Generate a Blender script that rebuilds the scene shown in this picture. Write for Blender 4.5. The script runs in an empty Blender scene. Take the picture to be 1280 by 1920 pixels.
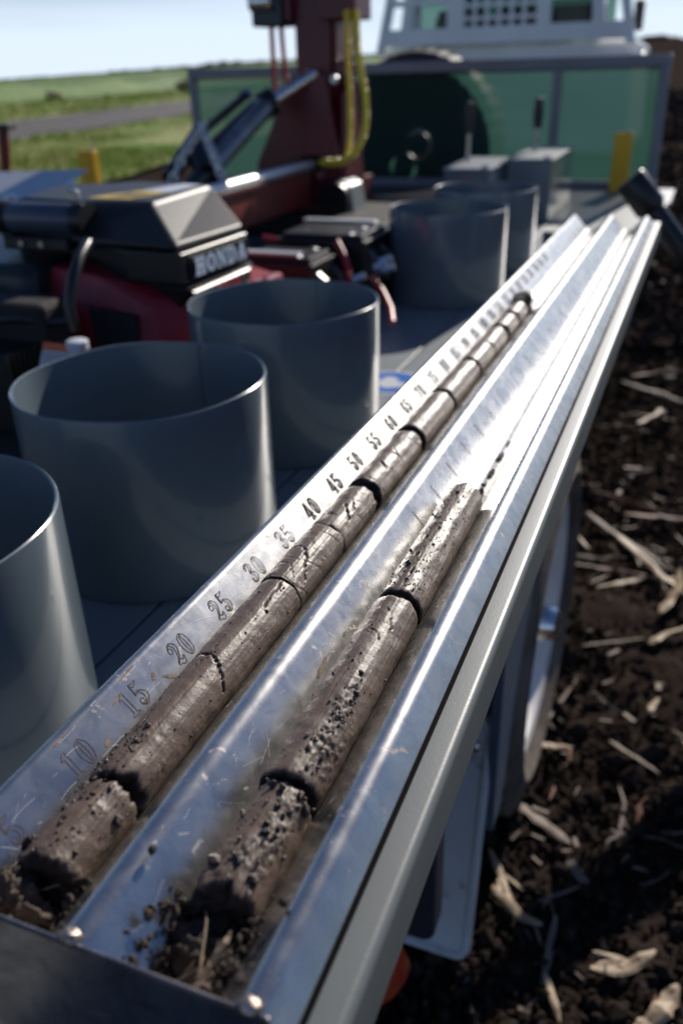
import bpy, bmesh, math, random
import numpy as np
from mathutils import Vector, Matrix

sc = bpy.context.scene
R_ = math.radians

# ------------------------------------------------------------------ camera
cam_d = bpy.data.cameras.new('camera')
cam_o = bpy.data.objects.new('camera', cam_d)
sc.collection.objects.link(cam_o)
sc.camera = cam_o
CAMROT = ((0.93012, -0.14656, 0.33675), (0.36623, 0.43856, -0.82069), (-0.02741, 0.88667, 0.46159))
m4 = Matrix(CAMROT).to_4x4()
m4.translation = Vector((0, 0, 1.32))
cam_o.matrix_world = m4
cam_d.sensor_fit = 'VERTICAL'
cam_d.sensor_height = 36.0
cam_d.lens = 30.0
cam_d.clip_start = 0.01
cam_d.clip_end = 9000
cam_d.dof.use_dof = True
cam_d.dof.focus_distance = 0.49
cam_d.dof.aperture_fstop = 5.8
cam_d.dof.aperture_blades = 9

# ------------------------------------------------------------------ world and sun
SUN_AZ, SUN_EL = 9.0, 28.0          # degrees clockwise from +Y, and above the horizon
w = bpy.data.worlds.new('World')
sc.world = w
w.use_nodes = True
nt = w.node_tree
nt.nodes.clear()
wo = nt.nodes.new('ShaderNodeOutputWorld')
bg = nt.nodes.new('ShaderNodeBackground')
sky = nt.nodes.new('ShaderNodeTexSky')
sky.sky_type = 'NISHITA'
sky.sun_disc = False
sky.sun_elevation = R_(SUN_EL)
sky.sun_rotation = R_(SUN_AZ)
sky.altitude = 200
sky.air_density = 1.0
sky.dust_density = 0.15
sky.ozone_density = 2.0
bg.inputs['Strength'].default_value = 0.055
# thin streaky cloud veil low in the sky, the same all round
tc = nt.nodes.new('ShaderNodeTexCoord')
sep = nt.nodes.new('ShaderNodeSeparateXYZ')
mp = nt.nodes.new('ShaderNodeMapping')
mp.inputs['Scale'].default_value = (1.2, 1.2, 16)
ns = nt.nodes.new('ShaderNodeTexNoise')
ns.inputs['Scale'].default_value = 1.6
ns.inputs['Detail'].default_value = 5
band = nt.nodes.new('ShaderNodeMapRange')
band.inputs[1].default_value = 0.135
band.inputs[2].default_value = 0.075
addn = nt.nodes.new('ShaderNodeMath'); addn.operation = 'MULTIPLY_ADD'
addn.inputs[1].default_value = 0.07
mulc = nt.nodes.new('ShaderNodeMath'); mulc.operation = 'MULTIPLY'
mulc.inputs[1].default_value = 0.92
mixc = nt.nodes.new('ShaderNodeMixRGB')
mixc.inputs[2].default_value = (12.8, 14.8, 17.4, 1)
L = nt.links.new
L(tc.outputs['Generated'], sep.inputs[0])
L(tc.outputs['Generated'], mp.inputs[0])
L(mp.outputs[0], ns.inputs[0])
L(ns.outputs[0], addn.inputs[0])
L(sep.outputs[2], addn.inputs[2])
L(addn.outputs[0], band.inputs[0])
L(band.outputs[0], mulc.inputs[0])
L(mulc.outputs[0], mixc.inputs[0])
tint = nt.nodes.new('ShaderNodeMixRGB'); tint.blend_type = 'MULTIPLY'; tint.inputs[0].default_value = 1
tint.inputs[2].default_value = (0.82, 0.94, 1.24, 1)
L(sky.outputs[0], tint.inputs[1])
L(tint.outputs[0], mixc.inputs[1])
L(mixc.outputs[0], bg.inputs[0])
L(bg.outputs[0], wo.inputs[0])

sun_d = bpy.data.lights.new('sun', 'SUN')
sun_d.energy = 4.7
sun_d.angle = R_(0.53)
sun_d.color = (1.0, 0.93, 0.84)
sun_o = bpy.data.objects.new('sun', sun_d)
sc.collection.objects.link(sun_o)
sd = Vector((math.sin(R_(SUN_AZ)) * math.cos(R_(SUN_EL)), math.cos(R_(SUN_AZ)) * math.cos(R_(SUN_EL)), math.sin(R_(SUN_EL))))
sun_o.rotation_euler = sd.to_track_quat('Z', 'Y').to_euler()
sun_o.location = sd * 30

sc.view_settings.view_transform = 'Standard'
sc.view_settings.look = 'None'
sc.view_settings.gamma = 1
sc.view_settings.use_curve_mapping = False
sc.view_settings.exposure = 0.22
sc.render.engine = 'CYCLES'

rng = np.random.default_rng(7)
random.seed(7)
COL = sc.collection

# ------------------------------------------------------------------ helpers
def tag(o, label=None, cat=None, group=None, kind=None):
    if label: o['label'] = label
    if cat: o['category'] = cat
    if group: o['group'] = group
    if kind: o['kind'] = kind
    return o

def thing(name, label, cat, loc=(0, 0, 0), group=None):
    o = bpy.data.objects.new(name, None)
    o.empty_display_size = 0.05
    COL.objects.link(o)
    o.location = loc
    return tag(o, label, cat, group)

def link(name, me, mat=None, parent=None, smooth=False, bevel=0, seg=2):
    o = bpy.data.objects.new(name, me)
    COL.objects.link(o)
    if mat is not None and not me.materials:
        me.materials.append(mat)
    if parent is not None:
        o.parent = parent
        # geometry is given in world space: cancel the parent's own placement
        o.matrix_parent_inverse = parent_matrix(parent).inverted()
    if smooth:
        me.polygons.foreach_set('use_smooth', [True] * len(me.polygons))
    if bevel:
        b = o.modifiers.new('bevel', 'BEVEL')
        b.width = bevel
        b.segments = seg
        b.limit_method = 'ANGLE'
        b.angle_limit = R_(35)
        b.harden_normals = False
    return o

def parent_matrix(p):
    m = Matrix.LocRotScale(p.location, p.rotation_euler, p.scale)
    if p.parent:
        m = parent_matrix(p.parent) @ p.matrix_parent_inverse @ m
    return m

class MB:
    def __init__(self):
        self.v = []; self.f = []
    def raw(self, vs, fs):
        n = len(self.v)
        self.v += [tuple(p) for p in vs]
        self.f += [tuple(i + n for i in f) for f in fs]
        return self
    def box(self, x0, x1, y0, y1, z0, z1):
        return self.raw([(x0, y0, z0), (x1, y0, z0), (x1, y1, z0), (x0, y1, z0), (x0, y0, z1), (x1, y0, z1), (x1, y1, z1), (x0, y1, z1)],
                        [(0, 3, 2, 1), (4, 5, 6, 7), (0, 1, 5, 4), (1, 2, 6, 5), (2, 3, 7, 6), (3, 0, 4, 7)])
    def rings(self, rings, cap=True, closed=True):
        n = len(rings[0]); vs = [p for r in rings for p in r]; fs = []
        for i in range(len(rings) - 1):
            for j in range(n if closed else n - 1):
                k = (j + 1) % n
                fs.append((i * n + j, i * n + k, (i + 1) * n + k, (i + 1) * n + j))
        if cap:
            fs.append(tuple(range(n - 1, -1, -1)))
            fs.append(tuple((len(rings) - 1) * n + j for j in range(n)))
        return self.raw(vs, fs)
    def tube(self, path, r, n=12, cap=True):
        path = [Vector(p) for p in path]
        if not hasattr(r, '__len__'): r = [r] * len(path)
        rings = []
        up = Vector((0, 0, 1))
        t0 = (path[1] - path[0]).normalized()
        if abs(t0.dot(up)) > 0.95: up = Vector((1, 0, 0))
        a = t0.cross(up).normalized()
        for i, p in enumerate(path):
            t = (path[min(i + 1, len(path) - 1)] - path[max(i - 1, 0)]).normalized()
            a = (a - t * a.dot(t)).normalized()
            b = t.cross(a)
            rings.append([tuple(p + (a * math.cos(2 * math.pi * k / n) + b * math.sin(2 * math.pi * k / n)) * r[i]) for k in range(n)])
        return self.rings(rings, cap)
    def prism(self, poly, axis, a0, a1):
        """polygon in the two other axes, extruded along axis (0,1,2)"""
        def mk(p, a):
            q = [0, 0, 0]; o = [i for i in range(3) if i != axis]
            q[o[0]], q[o[1]], q[axis] = p[0], p[1], a
            return tuple(q)
        return self.rings([[mk(p, a0) for p in poly], [mk(p, a1) for p in poly]])
    def lathe(self, prof, c, axis=2, n=48, closed_profile=False):
        rings = []
        for r, h in prof:
            ring = []
            for k in range(n):
                t = 2 * math.pi * k / n
                q = [r * math.cos(t), r * math.sin(t), h]
                if axis == 0: q = [h, q[0], q[1]]
                if axis == 1: q = [q[0], h, q[1]]
                ring.append((q[0] + c[0], q[1] + c[1], q[2] + c[2]))
            rings.append(ring)
        if closed_profile:
            rings.append(rings[0])
            return self.rings(rings, cap=False)
        return self.rings(rings, cap=True)
    def mesh(self, name):
        me = bpy.data.meshes.new(name)
        me.from_pydata(self.v, [], self.f)
        bm = bmesh.new(); bm.from_mesh(me)
        bmesh.ops.recalc_face_normals(bm, faces=bm.faces)
        bm.to_mesh(me); bm.free()
        return me
    def build(self, name, mat, parent=None, smooth=False, bevel=0, seg=2):
        o = link(name, self.mesh(name), mat, parent, False, bevel, seg)
        if smooth:
            auto_smooth(o.data)
        return o

def auto_smooth(me, ang=40):
    me.polygons.foreach_set('use_smooth', [True] * len(me.polygons))
    bm = bmesh.new(); bm.from_mesh(me)
    for e in bm.edges:
        if len(e.link_faces) == 2 and e.calc_face_angle(0) > R_(ang): e.smooth = False
    bm.to_mesh(me); bm.free()

def np_mesh(name, V, F, smooth=True):
    V = np.asarray(V, dtype=np.float32); F = np.asarray(F, dtype=np.int32)
    me = bpy.data.meshes.new(name)
    me.vertices.add(len(V)); me.vertices.foreach_set('co', V.ravel())
    k = F.shape[1]
    me.loops.add(F.size); me.loops.foreach_set('vertex_index', F.ravel())
    me.polygons.add(len(F))
    me.polygons.foreach_set('loop_start', np.arange(0, F.size, k, dtype=np.int32))
    me.polygons.foreach_set('use_smooth', np.full(len(F), smooth))
    me.update(calc_edges=True)
    return me

def _hash(ix, iy, iz, s):
    h = (ix * 374761393 + iy * 668265263 + iz * 2147483647 + s * 974711) & 0xFFFFFFFF
    h = ((h ^ (h >> 13)) * 1274126177) & 0xFFFFFFFF
    h = (h ^ (h >> 16)) & 0xFFFFFFFF
    return h.astype(np.float64) / 4294967295.0

def vnoise(P, s=0):
    """value noise -1..1 of an (n,3) array"""
    P = np.asarray(P, float)
    i = np.floor(P).astype(np.int64); f = P - i
    f = f * f * (3 - 2 * f)
    out = 0
    for dx in (0, 1):
        for dy in (0, 1):
            for dz in (0, 1):
                wgt = (f[:, 0] if dx else 1 - f[:, 0]) * (f[:, 1] if dy else 1 - f[:, 1]) * (f[:, 2] if dz else 1 - f[:, 2])
                out = out + wgt * _hash(i[:, 0] + dx, i[:, 1] + dy, i[:, 2] + dz, s)
    return out * 2 - 1

def fbm(P, oct=4, s=0, gain=0.5):
    P = np.asarray(P, float); a = 1; o = 0
    for k in range(oct):
        o = o + a * vnoise(P * 2 ** k + 17.3 * k, s + k)
        a *= gain
    return o

# ------------------------------------------------------------------ materials
def mat(name, col=(0.5, 0.5, 0.5), rough=0.5, metal=0.0, noise=None, bump=None, coat=0, spec=None, dirt=None, rvar=None):
    """noise=(scale, second colour, amount)  bump=(scale, strength, distance)  dirt=(colour, scale, threshold, amount)"""
    m = bpy.data.materials.new(name)
    m.use_nodes = True
    t = m.node_tree; b = t.nodes['Principled BSDF']
    b.inputs['Base Color'].default_value = (*col, 1)
    b.inputs['Roughness'].default_value = rough
    b.inputs['Metallic'].default_value = metal
    if coat:
        b.inputs['Coat Weight'].default_value = coat
        b.inputs['Coat Roughness'].default_value = 0.08
    if spec is not None: b.inputs['Specular IOR Level'].default_value = spec
    tcn = t.nodes.new('ShaderNodeTexCoord')
    last = None
    def nz(scale, detail=5, rough_=0.6):
        n = t.nodes.new('ShaderNodeTexNoise')
        n.inputs['Scale'].default_value = scale
        n.inputs['Detail'].default_value = detail
        n.inputs['Roughness'].default_value = rough_
        t.links.new(tcn.outputs['Object'], n.inputs['Vector'])
        return n
    if noise:
        n = nz(noise[0])
        r = t.nodes.new('ShaderNodeMapRange')
        r.inputs[1].default_value = 0.35; r.inputs[2].default_value = 0.65
        r.inputs[3].default_value = 0; r.inputs[4].default_value = noise[2]
        t.links.new(n.outputs[0], r.inputs[0])
        x = t.nodes.new('ShaderNodeMixRGB')
        x.inputs[1].default_value = (*col, 1); x.inputs[2].default_value = (*noise[1], 1)
        t.links.new(r.outputs[0], x.inputs[0])
        t.links.new(x.outputs[0], b.inputs['Base Color'])
        last = x
    if dirt:
        n = nz(dirt[1], 8, 0.65)
        r = t.nodes.new('ShaderNodeMapRange')
        r.inputs[1].default_value = dirt[2]; r.inputs[2].default_value = dirt[2] + 0.08
        r.inputs[3].default_value = 0; r.inputs[4].default_value = dirt[3]
        t.links.new(n.outputs[0], r.inputs[0])
        x = t.nodes.new('ShaderNodeMixRGB')
        x.inputs[2].default_value = (*dirt[0], 1)
        if last: t.links.new(last.outputs[0], x.inputs[1])
        else: x.inputs[1].default_value = (*col, 1)
        t.links.new(r.outputs[0], x.inputs[0])
        t.links.new(x.outputs[0], b.inputs['Base Color'])
        # dirt is matt and not metallic
        q = t.nodes.new('ShaderNodeMath'); q.operation = 'MULTIPLY_ADD'
        q.inputs[1].default_value = 0.9 - rough; q.inputs[2].default_value = rough
        t.links.new(r.outputs[0], q.inputs[0]); t.links.new(q.outputs[0], b.inputs['Roughness'])
        if metal > 0.5:
            q2 = t.nodes.new('ShaderNodeMath'); q2.operation = 'MULTIPLY_ADD'
            q2.inputs[1].default_value = -metal; q2.inputs[2].default_value = metal
            t.links.new(r.outputs[0], q2.inputs[0]); t.links.new(q2.outputs[0], b.inputs['Metallic'])
    elif rvar:
        n = nz(rvar[0], 6)
        r = t.nodes.new('ShaderNodeMapRange')
        r.inputs[1].default_value = 0.3; r.inputs[2].default_value = 0.7
        r.inputs[3].default_value = rvar[1]; r.inputs[4].default_value = rvar[2]
        t.links.new(n.outputs[0], r.inputs[0]); t.links.new(r.outputs[0], b.inputs['Roughness'])
    if bump:
        n = nz(bump[0], 8, 0.6)
        u = t.nodes.new('ShaderNodeBump')
        u.inputs['Strength'].default_value = bump[1]
        u.inputs['Distance'].default_value = bump[2]
        t.links.new(n.outputs[0], u.inputs['Height'])
        t.links.new(u.outputs[0], b.inputs['Normal'])
    return m

BROWN = (0.16, 0.115, 0.08)
M = {}
M['tub'] = mat('tub_paint', (0.14, 0.175, 0.197), 0.23, noise=(9, (0.11, 0.142, 0.166), 0.7), bump=(420, 0.10, 0.0006), coat=0.5, dirt=((0.15, 0.12, 0.09), 46, 0.70, 0.6))
M['deck'] = mat('deck_paint', (0.22, 0.245, 0.255), 0.42, noise=(6, (0.18, 0.20, 0.205), 0.7), bump=(260, 0.12, 0.0008), dirt=(BROWN, 24, 0.66, 0.6))
M['rail'] = mat('rail_paint', (0.135, 0.148, 0.145), 0.40, noise=(14, (0.115, 0.128, 0.125), 0.6), bump=(600, 0.14, 0.0005), dirt=((0.20, 0.15, 0.11), 60, 0.70, 0.6))
M['panel'] = mat('panel_paint', (0.07, 0.10, 0.145), 0.4, noise=(5, (0.055, 0.08, 0.115), 0.7), bump=(200, 0.1, 0.001), dirt=(BROWN, 16, 0.62, 0.5))
M['flap'] = mat('flap_paint', (0.62, 0.65, 0.67), 0.28, noise=(9, (0.46, 0.49, 0.51), 0.7), dirt=(BROWN, 17, 0.60, 0.6))
M['black'] = mat('black_plastic', (0.009, 0.009, 0.010), 0.38, noise=(30, (0.017, 0.017, 0.017), 0.6), bump=(500, 0.15, 0.0006))
M['black_rough'] = mat('black_textured_plastic', (0.012, 0.012, 0.013), 0.46, noise=(22, (0.022, 0.021, 0.02), 0.7), bump=(900, 0.35, 0.0006))
M['black_floor'] = mat('black_rubber', (0.007, 0.007, 0.008), 0.75, noise=(12, (0.016, 0.014, 0.012), 0.8), bump=(120, 0.4, 0.003))
M['rubber'] = mat('tyre_rubber', (0.02, 0.02, 0.021), 0.65, noise=(18, (0.045, 0.038, 0.03), 0.7), bump=(150, 0.4, 0.002))
M['mudtyre'] = mat('muddy_rubber', (0.05, 0.042, 0.035), 0.85, noise=(10, (0.17, 0.13, 0.10), 0.9), bump=(90, 0.6, 0.004))
M['red'] = mat('engine_red', (0.30, 0.013, 0.02), 0.4, noise=(20, (0.24, 0.010, 0.016), 0.7), coat=0.2)
M['maroon'] = mat('maroon_paint', (0.13, 0.012, 0.020), 0.4, noise=(8, (0.09, 0.012, 0.016), 0.8), bump=(90, 0.15, 0.002), dirt=((0.16, 0.10, 0.08), 14, 0.62, 0.5))
M['redbeam'] = mat('worn_red_paint', (0.26, 0.03, 0.022), 0.45, noise=(8, (0.18, 0.03, 0.02), 0.8), dirt=((0.09, 0.05, 0.04), 12, 0.56, 0.7))
M['redhose'] = mat('red_hose', (0.45, 0.02, 0.025), 0.5)
M['yellowhose'] = mat('yellow_hose', (0.85, 0.66, 0.05), 0.35, noise=(120, (0.66, 0.50, 0.04), 0.6))
M['yellow'] = mat('yellow_paint', (0.85, 0.48, 0.01), 0.45, noise=(20, (0.72, 0.38, 0.01), 0.8), dirt=(BROWN, 40, 0.66, 0.5))
M['chrome'] = mat('chrome', (0.78, 0.78, 0.79), 0.2, 1.0, rvar=(60, 0.16, 0.32))
M['steel'] = mat('zinc_steel', (0.55, 0.56, 0.58), 0.32, 1.0, noise=(50, (0.35, 0.34, 0.33), 0.8))
M['alu'] = mat('alu_sheet', (0.60, 0.60, 0.60), 0.42, 0.55, noise=(12, (0.5, 0.52, 0.55), 0.8), bump=(220, 0.1, 0.0006))
M['white'] = mat('white_paint', (0.86, 0.87, 0.88), 0.3, noise=(3, (0.70, 0.70, 0.69), 0.6), coat=0.4)
M['frame'] = mat('grey_frame_paint', (0.20, 0.22, 0.25), 0.4, noise=(6, (0.16, 0.17, 0.19), 0.7))
M['rim'] = mat('white_rim', (0.75, 0.74, 0.72), 0.3, noise=(8, (0.6, 0.57, 0.52), 0.8), coat=0.3, dirt=(BROWN, 18, 0.62, 0.5))
M['white_plastic'] = mat('white_plastic', (0.62, 0.66, 0.72), 0.35)
M['sticker_white'] = mat('sticker_white', (0.62, 0.63, 0.66), 0.35)
M['sticker_blue'] = mat('sticker_blue', (0.015, 0.13, 0.50), 0.35)
M['sticker_yellow'] = mat('sticker_yellow', (0.68, 0.45, 0.03), 0.4)
M['sticker_orange'] = mat('sticker_orange', (0.60, 0.11, 0.02), 0.4)
M['print'] = mat('print_ink', (0.08, 0.09, 0.11), 0.5)
M['logo'] = mat('logo_silver', (0.80, 0.88, 0.97), 0.35)
M['greycap'] = mat('guard_metal', (0.07, 0.085, 0.12), 0.35, 0.2)
M['lamp_red'] = mat('red_lamp_lens', (0.42, 0.025, 0.015), 0.15, noise=(30, (0.5, 0.09, 0.03), 0.8), coat=0.6)
M['navy'] = mat('dark_housing', (0.025, 0.03, 0.045), 0.4)
M['ink'] = mat('etched_mark', (0.085, 0.052, 0.034), 0.8)
M['ink_dark'] = mat('etched_mark_dark', (0.03, 0.024, 0.02), 0.85)
M['ink_faint'] = mat('etched_tick', (0.25, 0.24, 0.23), 0.7)
M['straw'] = mat('straw', (0.43, 0.32, 0.20), 0.6, noise=(60, (0.20, 0.13, 0.075), 0.9))
M['straw_grey'] = mat('weathered_straw', (0.20, 0.15, 0.115), 0.7, noise=(60, (0.10, 0.07, 0.055), 0.9))
M['straw_red'] = mat('reddish_stem', (0.25, 0.10, 0.05), 0.6, noise=(60, (0.16, 0.07, 0.04), 0.9))
M['glass'] = None
M['rod'] = mat('satin_chrome', (0.85, 0.85, 0.85), 0.5, 1.0)
M['seam_shade'] = mat('seam_shade_black', (0.006, 0.006, 0.007), 0.9, spec=0.05)  # flat black, painted shade for the seam beside the rail
M['link'] = mat('galvanised_link', (0.72, 0.71, 0.68), 0.3, 0.7)
M['plate_black'] = mat('matt_black_plate', (0.012, 0.012, 0.014), 0.75, spec=0.15)
M['barrel'] = mat('cylinder_barrel', (0.30, 0.31, 0.33), 0.3, 0.6, noise=(20, (0.16, 0.16, 0.18), 0.8))

def tray_metal(name='tray_metal', end=False):
    m = bpy.data.materials.new(name); m.use_nodes = True
    t = m.node_tree; b = t.nodes['Principled BSDF']; N = t.nodes.new; K = t.links.new
    tcn = N('ShaderNodeTexCoord')
    def nz(scale, detail=6, vec=None, rough_=0.6, dist=0):
        n = N('ShaderNodeTexNoise'); n.inputs['Scale'].default_value = scale; n.inputs['Detail'].default_value = detail
        n.inputs['Roughness'].default_value = rough_; n.inputs['Distortion'].default_value = dist
        K(vec or tcn.outputs['Object'], n.inputs['Vector']); return n
    def mr(src, a, b_, c=0, d=1):
        r = N('ShaderNodeMapRange'); r.inputs[1].default_value = a; r.inputs[2].default_value = b_
        r.inputs[3].default_value = c; r.inputs[4].default_value = d; K(src, r.inputs[0]); return r.outputs[0]
    base = (0.46, 0.452, 0.44)
    b.inputs['Metallic'].default_value = 1.0
    # rolled sheet: brushed along the length of the tray
    tg = N('ShaderNodeCombineXYZ'); tg.inputs[1].default_value = 1.0
    K(tg.outputs[0], b.inputs['Tangent']); b.inputs['Anisotropic'].default_value = 0.5; b.inputs['Anisotropic Rotation'].default_value = 0.25
    # soft smears
    smear = mr(nz(38, 6, dist=0.8).outputs[0], 0.42, 0.62)
    cx = N('ShaderNodeMixRGB'); cx.inputs[1].default_value = (*base, 1); cx.inputs[2].default_value = (0.39, 0.385, 0.375, 1)
    K(smear, cx.inputs[0])
    rough_n = mr(nz(60, 7, dist=1.2).outputs[0], 0.35, 0.7, 0.25, 0.31)
    # long scratches along the tray, and cross ones
    mpn = N('ShaderNodeMapping'); mpn.inputs['Scale'].default_value = (900, 14, 900); K(tcn.outputs['Object'], mpn.inputs[0])
    sc1 = nz(1.0, 4, mpn.outputs[0])
    mp2 = N('ShaderNodeMapping'); mp2.inputs['Rotation'].default_value = (0.2, 0.3, 0.7); mp2.inputs['Scale'].default_value = (120, 900, 500); K(tcn.outputs['Object'], mp2.inputs[0])
    sc2 = mr(nz(0.5, 3, mp2.outputs[0]).outputs[0], 0.66, 0.72)
    # dried mud: little islands
    d1 = mr(nz(95, 9, dist=1.0, rough_=0.68).outputs[0], 0.625, 0.67)
    d2 = mr(nz(14, 3).outputs[0], 0.42, 0.56)
    dm = N('ShaderNodeMath'); dm.operation = 'MULTIPLY'; K(d1, dm.inputs[0]); K(d2, dm.inputs[1])
    dirt = dm.outputs[0]
    # thin dust film and splash marks
    film = mr(nz(24, 8, dist=1.5).outputs[0], 0.52, 0.74, 0, 0.09)
    mx = N('ShaderNodeMath'); mx.operation = 'MAXIMUM'; K(dirt, mx.inputs[0]); K(film, mx.inputs[1])
    c2 = N('ShaderNodeMixRGB'); c2.inputs[2].default_value = (0.30, 0.23, 0.17, 1)
    K(mx.outputs[0], c2.inputs[0]); K(cx.outputs[0], c2.inputs[1])
    K(c2.outputs[0], b.inputs['Base Color'])
    mt = N('ShaderNodeMath'); mt.operation = 'SUBTRACT'; mt.inputs[0].default_value = 1; K(mx.outputs[0], mt.inputs[1]); K(mt.outputs[0], b.inputs['Metallic'])
    ro = N('ShaderNodeMath'); ro.operation = 'MULTIPLY_ADD'; ro.inputs[1].default_value = 0.6; K(dirt, ro.inputs[0]); K(rough_n, ro.inputs[2])
    ro2 = N('ShaderNodeMath'); ro2.operation = 'MULTIPLY_ADD'; ro2.inputs[1].default_value = 0.0; K(sc2, ro2.inputs[0]); K(ro.outputs[0], ro2.inputs[2])
    K(ro2.outputs[0], b.inputs['Roughness'])
    hs = N('ShaderNodeMath'); hs.operation = 'MULTIPLY_ADD'; hs.inputs[1].default_value = 0.5; K(dirt, hs.inputs[0]); K(sc1.outputs[0], hs.inputs[2])
    h3 = N('ShaderNodeMath'); h3.operation = 'MULTIPLY_ADD'; h3.inputs[1].default_value = -0.5; K(sc2, h3.inputs[0]); K(hs.outputs[0], h3.inputs[2])
    u = N('ShaderNodeBump'); u.inputs['Strength'].default_value = 0.07; u.inputs['Distance'].default_value = 0.0003
    K(h3.outputs[0], u.inputs['Height']); K(u.outputs[0], b.inputs['Normal'])
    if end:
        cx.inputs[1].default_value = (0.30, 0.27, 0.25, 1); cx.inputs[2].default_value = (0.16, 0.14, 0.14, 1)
    return m
M['scratch'] = mat('bright_scratch', (0.72, 0.71, 0.70), 0.5, 0.3)
M['stain'] = mat('dried_mud', (0.30, 0.215, 0.16), 0.85, noise=(500, (0.16, 0.11, 0.08), 0.9))
M['tray'] = tray_metal()
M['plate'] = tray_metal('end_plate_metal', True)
M['crumb'] = mat('moist_crumbs', (0.085, 0.058, 0.043), 0.5, noise=(300, (0.035, 0.024, 0.018), 0.9), bump=(900, 0.6, 0.001), spec=0.5)
M['weld'] = mat('weld_bead', (0.50, 0.44, 0.38), 0.3, 1.0, noise=(300, (0.30, 0.20, 0.14), 0.9), bump=(500, 0.5, 0.001))

def core_mat(name='smeared_clay', c1=(0.132, 0.088, 0.062), c2=(0.088, 0.057, 0.041), rough0=0.42):
    m = bpy.data.materials.new(name); m.use_nodes = True
    t = m.node_tree; b = t.nodes['Principled BSDF']; N = t.nodes.new; K = t.links.new
    tcn = N('ShaderNodeTexCoord')
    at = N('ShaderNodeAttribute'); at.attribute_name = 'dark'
    n1 = N('ShaderNodeTexNoise'); n1.inputs['Scale'].default_value = 70; n1.inputs['Detail'].default_value = 8; n1.inputs['Roughness'].default_value = 0.7
    K(tcn.outputs['Object'], n1.inputs['Vector'])
    mpn = N('ShaderNodeMapping'); mpn.inputs['Scale'].default_value = (1500, 25, 1500); K(tcn.outputs['Object'], mpn.inputs[0])
    n2 = N('ShaderNodeTexNoise'); n2.inputs['Scale'].default_value = 1; n2.inputs['Detail'].default_value = 4; K(mpn.outputs[0], n2.inputs['Vector'])
    r = N('ShaderNodeMapRange'); r.inputs[1].default_value = 0.35; r.inputs[2].default_value = 0.68; K(n1.outputs[0], r.inputs[0])
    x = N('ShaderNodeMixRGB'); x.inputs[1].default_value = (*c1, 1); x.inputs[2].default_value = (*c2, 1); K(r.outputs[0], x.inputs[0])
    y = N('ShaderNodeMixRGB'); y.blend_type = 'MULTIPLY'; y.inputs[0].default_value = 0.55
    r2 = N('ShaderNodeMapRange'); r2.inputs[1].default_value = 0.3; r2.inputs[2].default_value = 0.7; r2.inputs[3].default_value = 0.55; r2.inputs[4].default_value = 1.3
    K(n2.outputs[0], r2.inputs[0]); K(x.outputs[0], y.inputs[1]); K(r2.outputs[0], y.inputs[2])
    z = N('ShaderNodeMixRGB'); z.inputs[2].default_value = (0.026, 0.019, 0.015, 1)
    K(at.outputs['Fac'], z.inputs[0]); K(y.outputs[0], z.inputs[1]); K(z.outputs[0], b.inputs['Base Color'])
    rr = N('ShaderNodeMath'); rr.operation = 'MULTIPLY_ADD'; rr.inputs[1].default_value = 0.35
    r3 = N('ShaderNodeMapRange'); r3.inputs[1].default_value = 0.3; r3.inputs[2].default_value = 0.7; r3.inputs[3].default_value = rough0 - 0.08; r3.inputs[4].default_value = rough0 + 0.14
    K(n1.outputs[0], r3.inputs[0]); K(at.outputs['Fac'], rr.inputs[0]); K(r3.outputs[0], rr.inputs[2]); K(rr.outputs[0], b.inputs['Roughness'])
    a = N('ShaderNodeMath'); a.operation = 'MULTIPLY_ADD'; a.inputs[1].default_value = 0.6; K(n2.outputs[0], a.inputs[0])
    n3 = N('ShaderNodeTexNoise'); n3.inputs['Scale'].default_value = 700; n3.inputs['Detail'].default_value = 6; K(tcn.outputs['Object'], n3.inputs['Vector']); K(n3.outputs[0], a.inputs[2])
    u = N('ShaderNodeBump'); u.inputs['Strength'].default_value = 0.35; u.inputs['Distance'].default_value = 0.0005
    K(a.outputs[0], u.inputs['Height']); K(u.outputs[0], b.inputs['Normal'])
    return m
M['core'] = core_mat()
M['clod'] = mat('crumbly_soil', (0.062, 0.045, 0.034), 0.8, noise=(120, (0.028, 0.02, 0.015), 0.9), bump=(600, 0.9, 0.002), spec=0.4)
M['clod_light'] = mat('drier_crumbly_soil', (0.12, 0.085, 0.06), 0.85, noise=(90, (0.05, 0.034, 0.025), 0.9), bump=(500, 0.9, 0.002))

def soil_mat():
    m = mat('dark_tilled_soil', (0.054, 0.041, 0.034), 0.85, noise=(60, (0.028, 0.021, 0.0175), 0.9), bump=(160, 0.9, 0.010), spec=0.35)
    return m
M['soil'] = soil_mat()
M['soil'].node_tree.nodes['Principled BSDF'].inputs['Specular IOR Level'].default_value = 0.0
M['grass'] = mat('verge_grass', (0.17, 0.29, 0.012), 0.7, noise=(0.55, (0.32, 0.27, 0.08), 1.0), bump=(6, 0.6, 0.1))
M['grass_blade'] = mat('grass_blades', (0.20, 0.38, 0.012), 0.6, noise=(0.5, (0.36, 0.30, 0.08), 1.0))
M['crop'] = mat('green_crop', (0.08, 0.17, 0.035), 0.8, noise=(0.09, (0.14, 0.22, 0.045), 1.0), bump=(3, 0.7, 0.3))
M['crop_far'] = M['crop']
M['road'] = mat('dirt_road', (0.095, 0.080, 0.075), 0.9, noise=(0.8, (0.06, 0.052, 0.05), 0.9), bump=(4, 0.5, 0.05))
M['tree'] = mat('far_trees', (0.03, 0.05, 0.03), 0.8, noise=(0.05, (0.045, 0.06, 0.04), 1))
M['bush'] = mat('rusty_bush', (0.42, 0.24, 0.15), 0.8, noise=(3, (0.25, 0.22, 0.08), 1.0))

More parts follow.
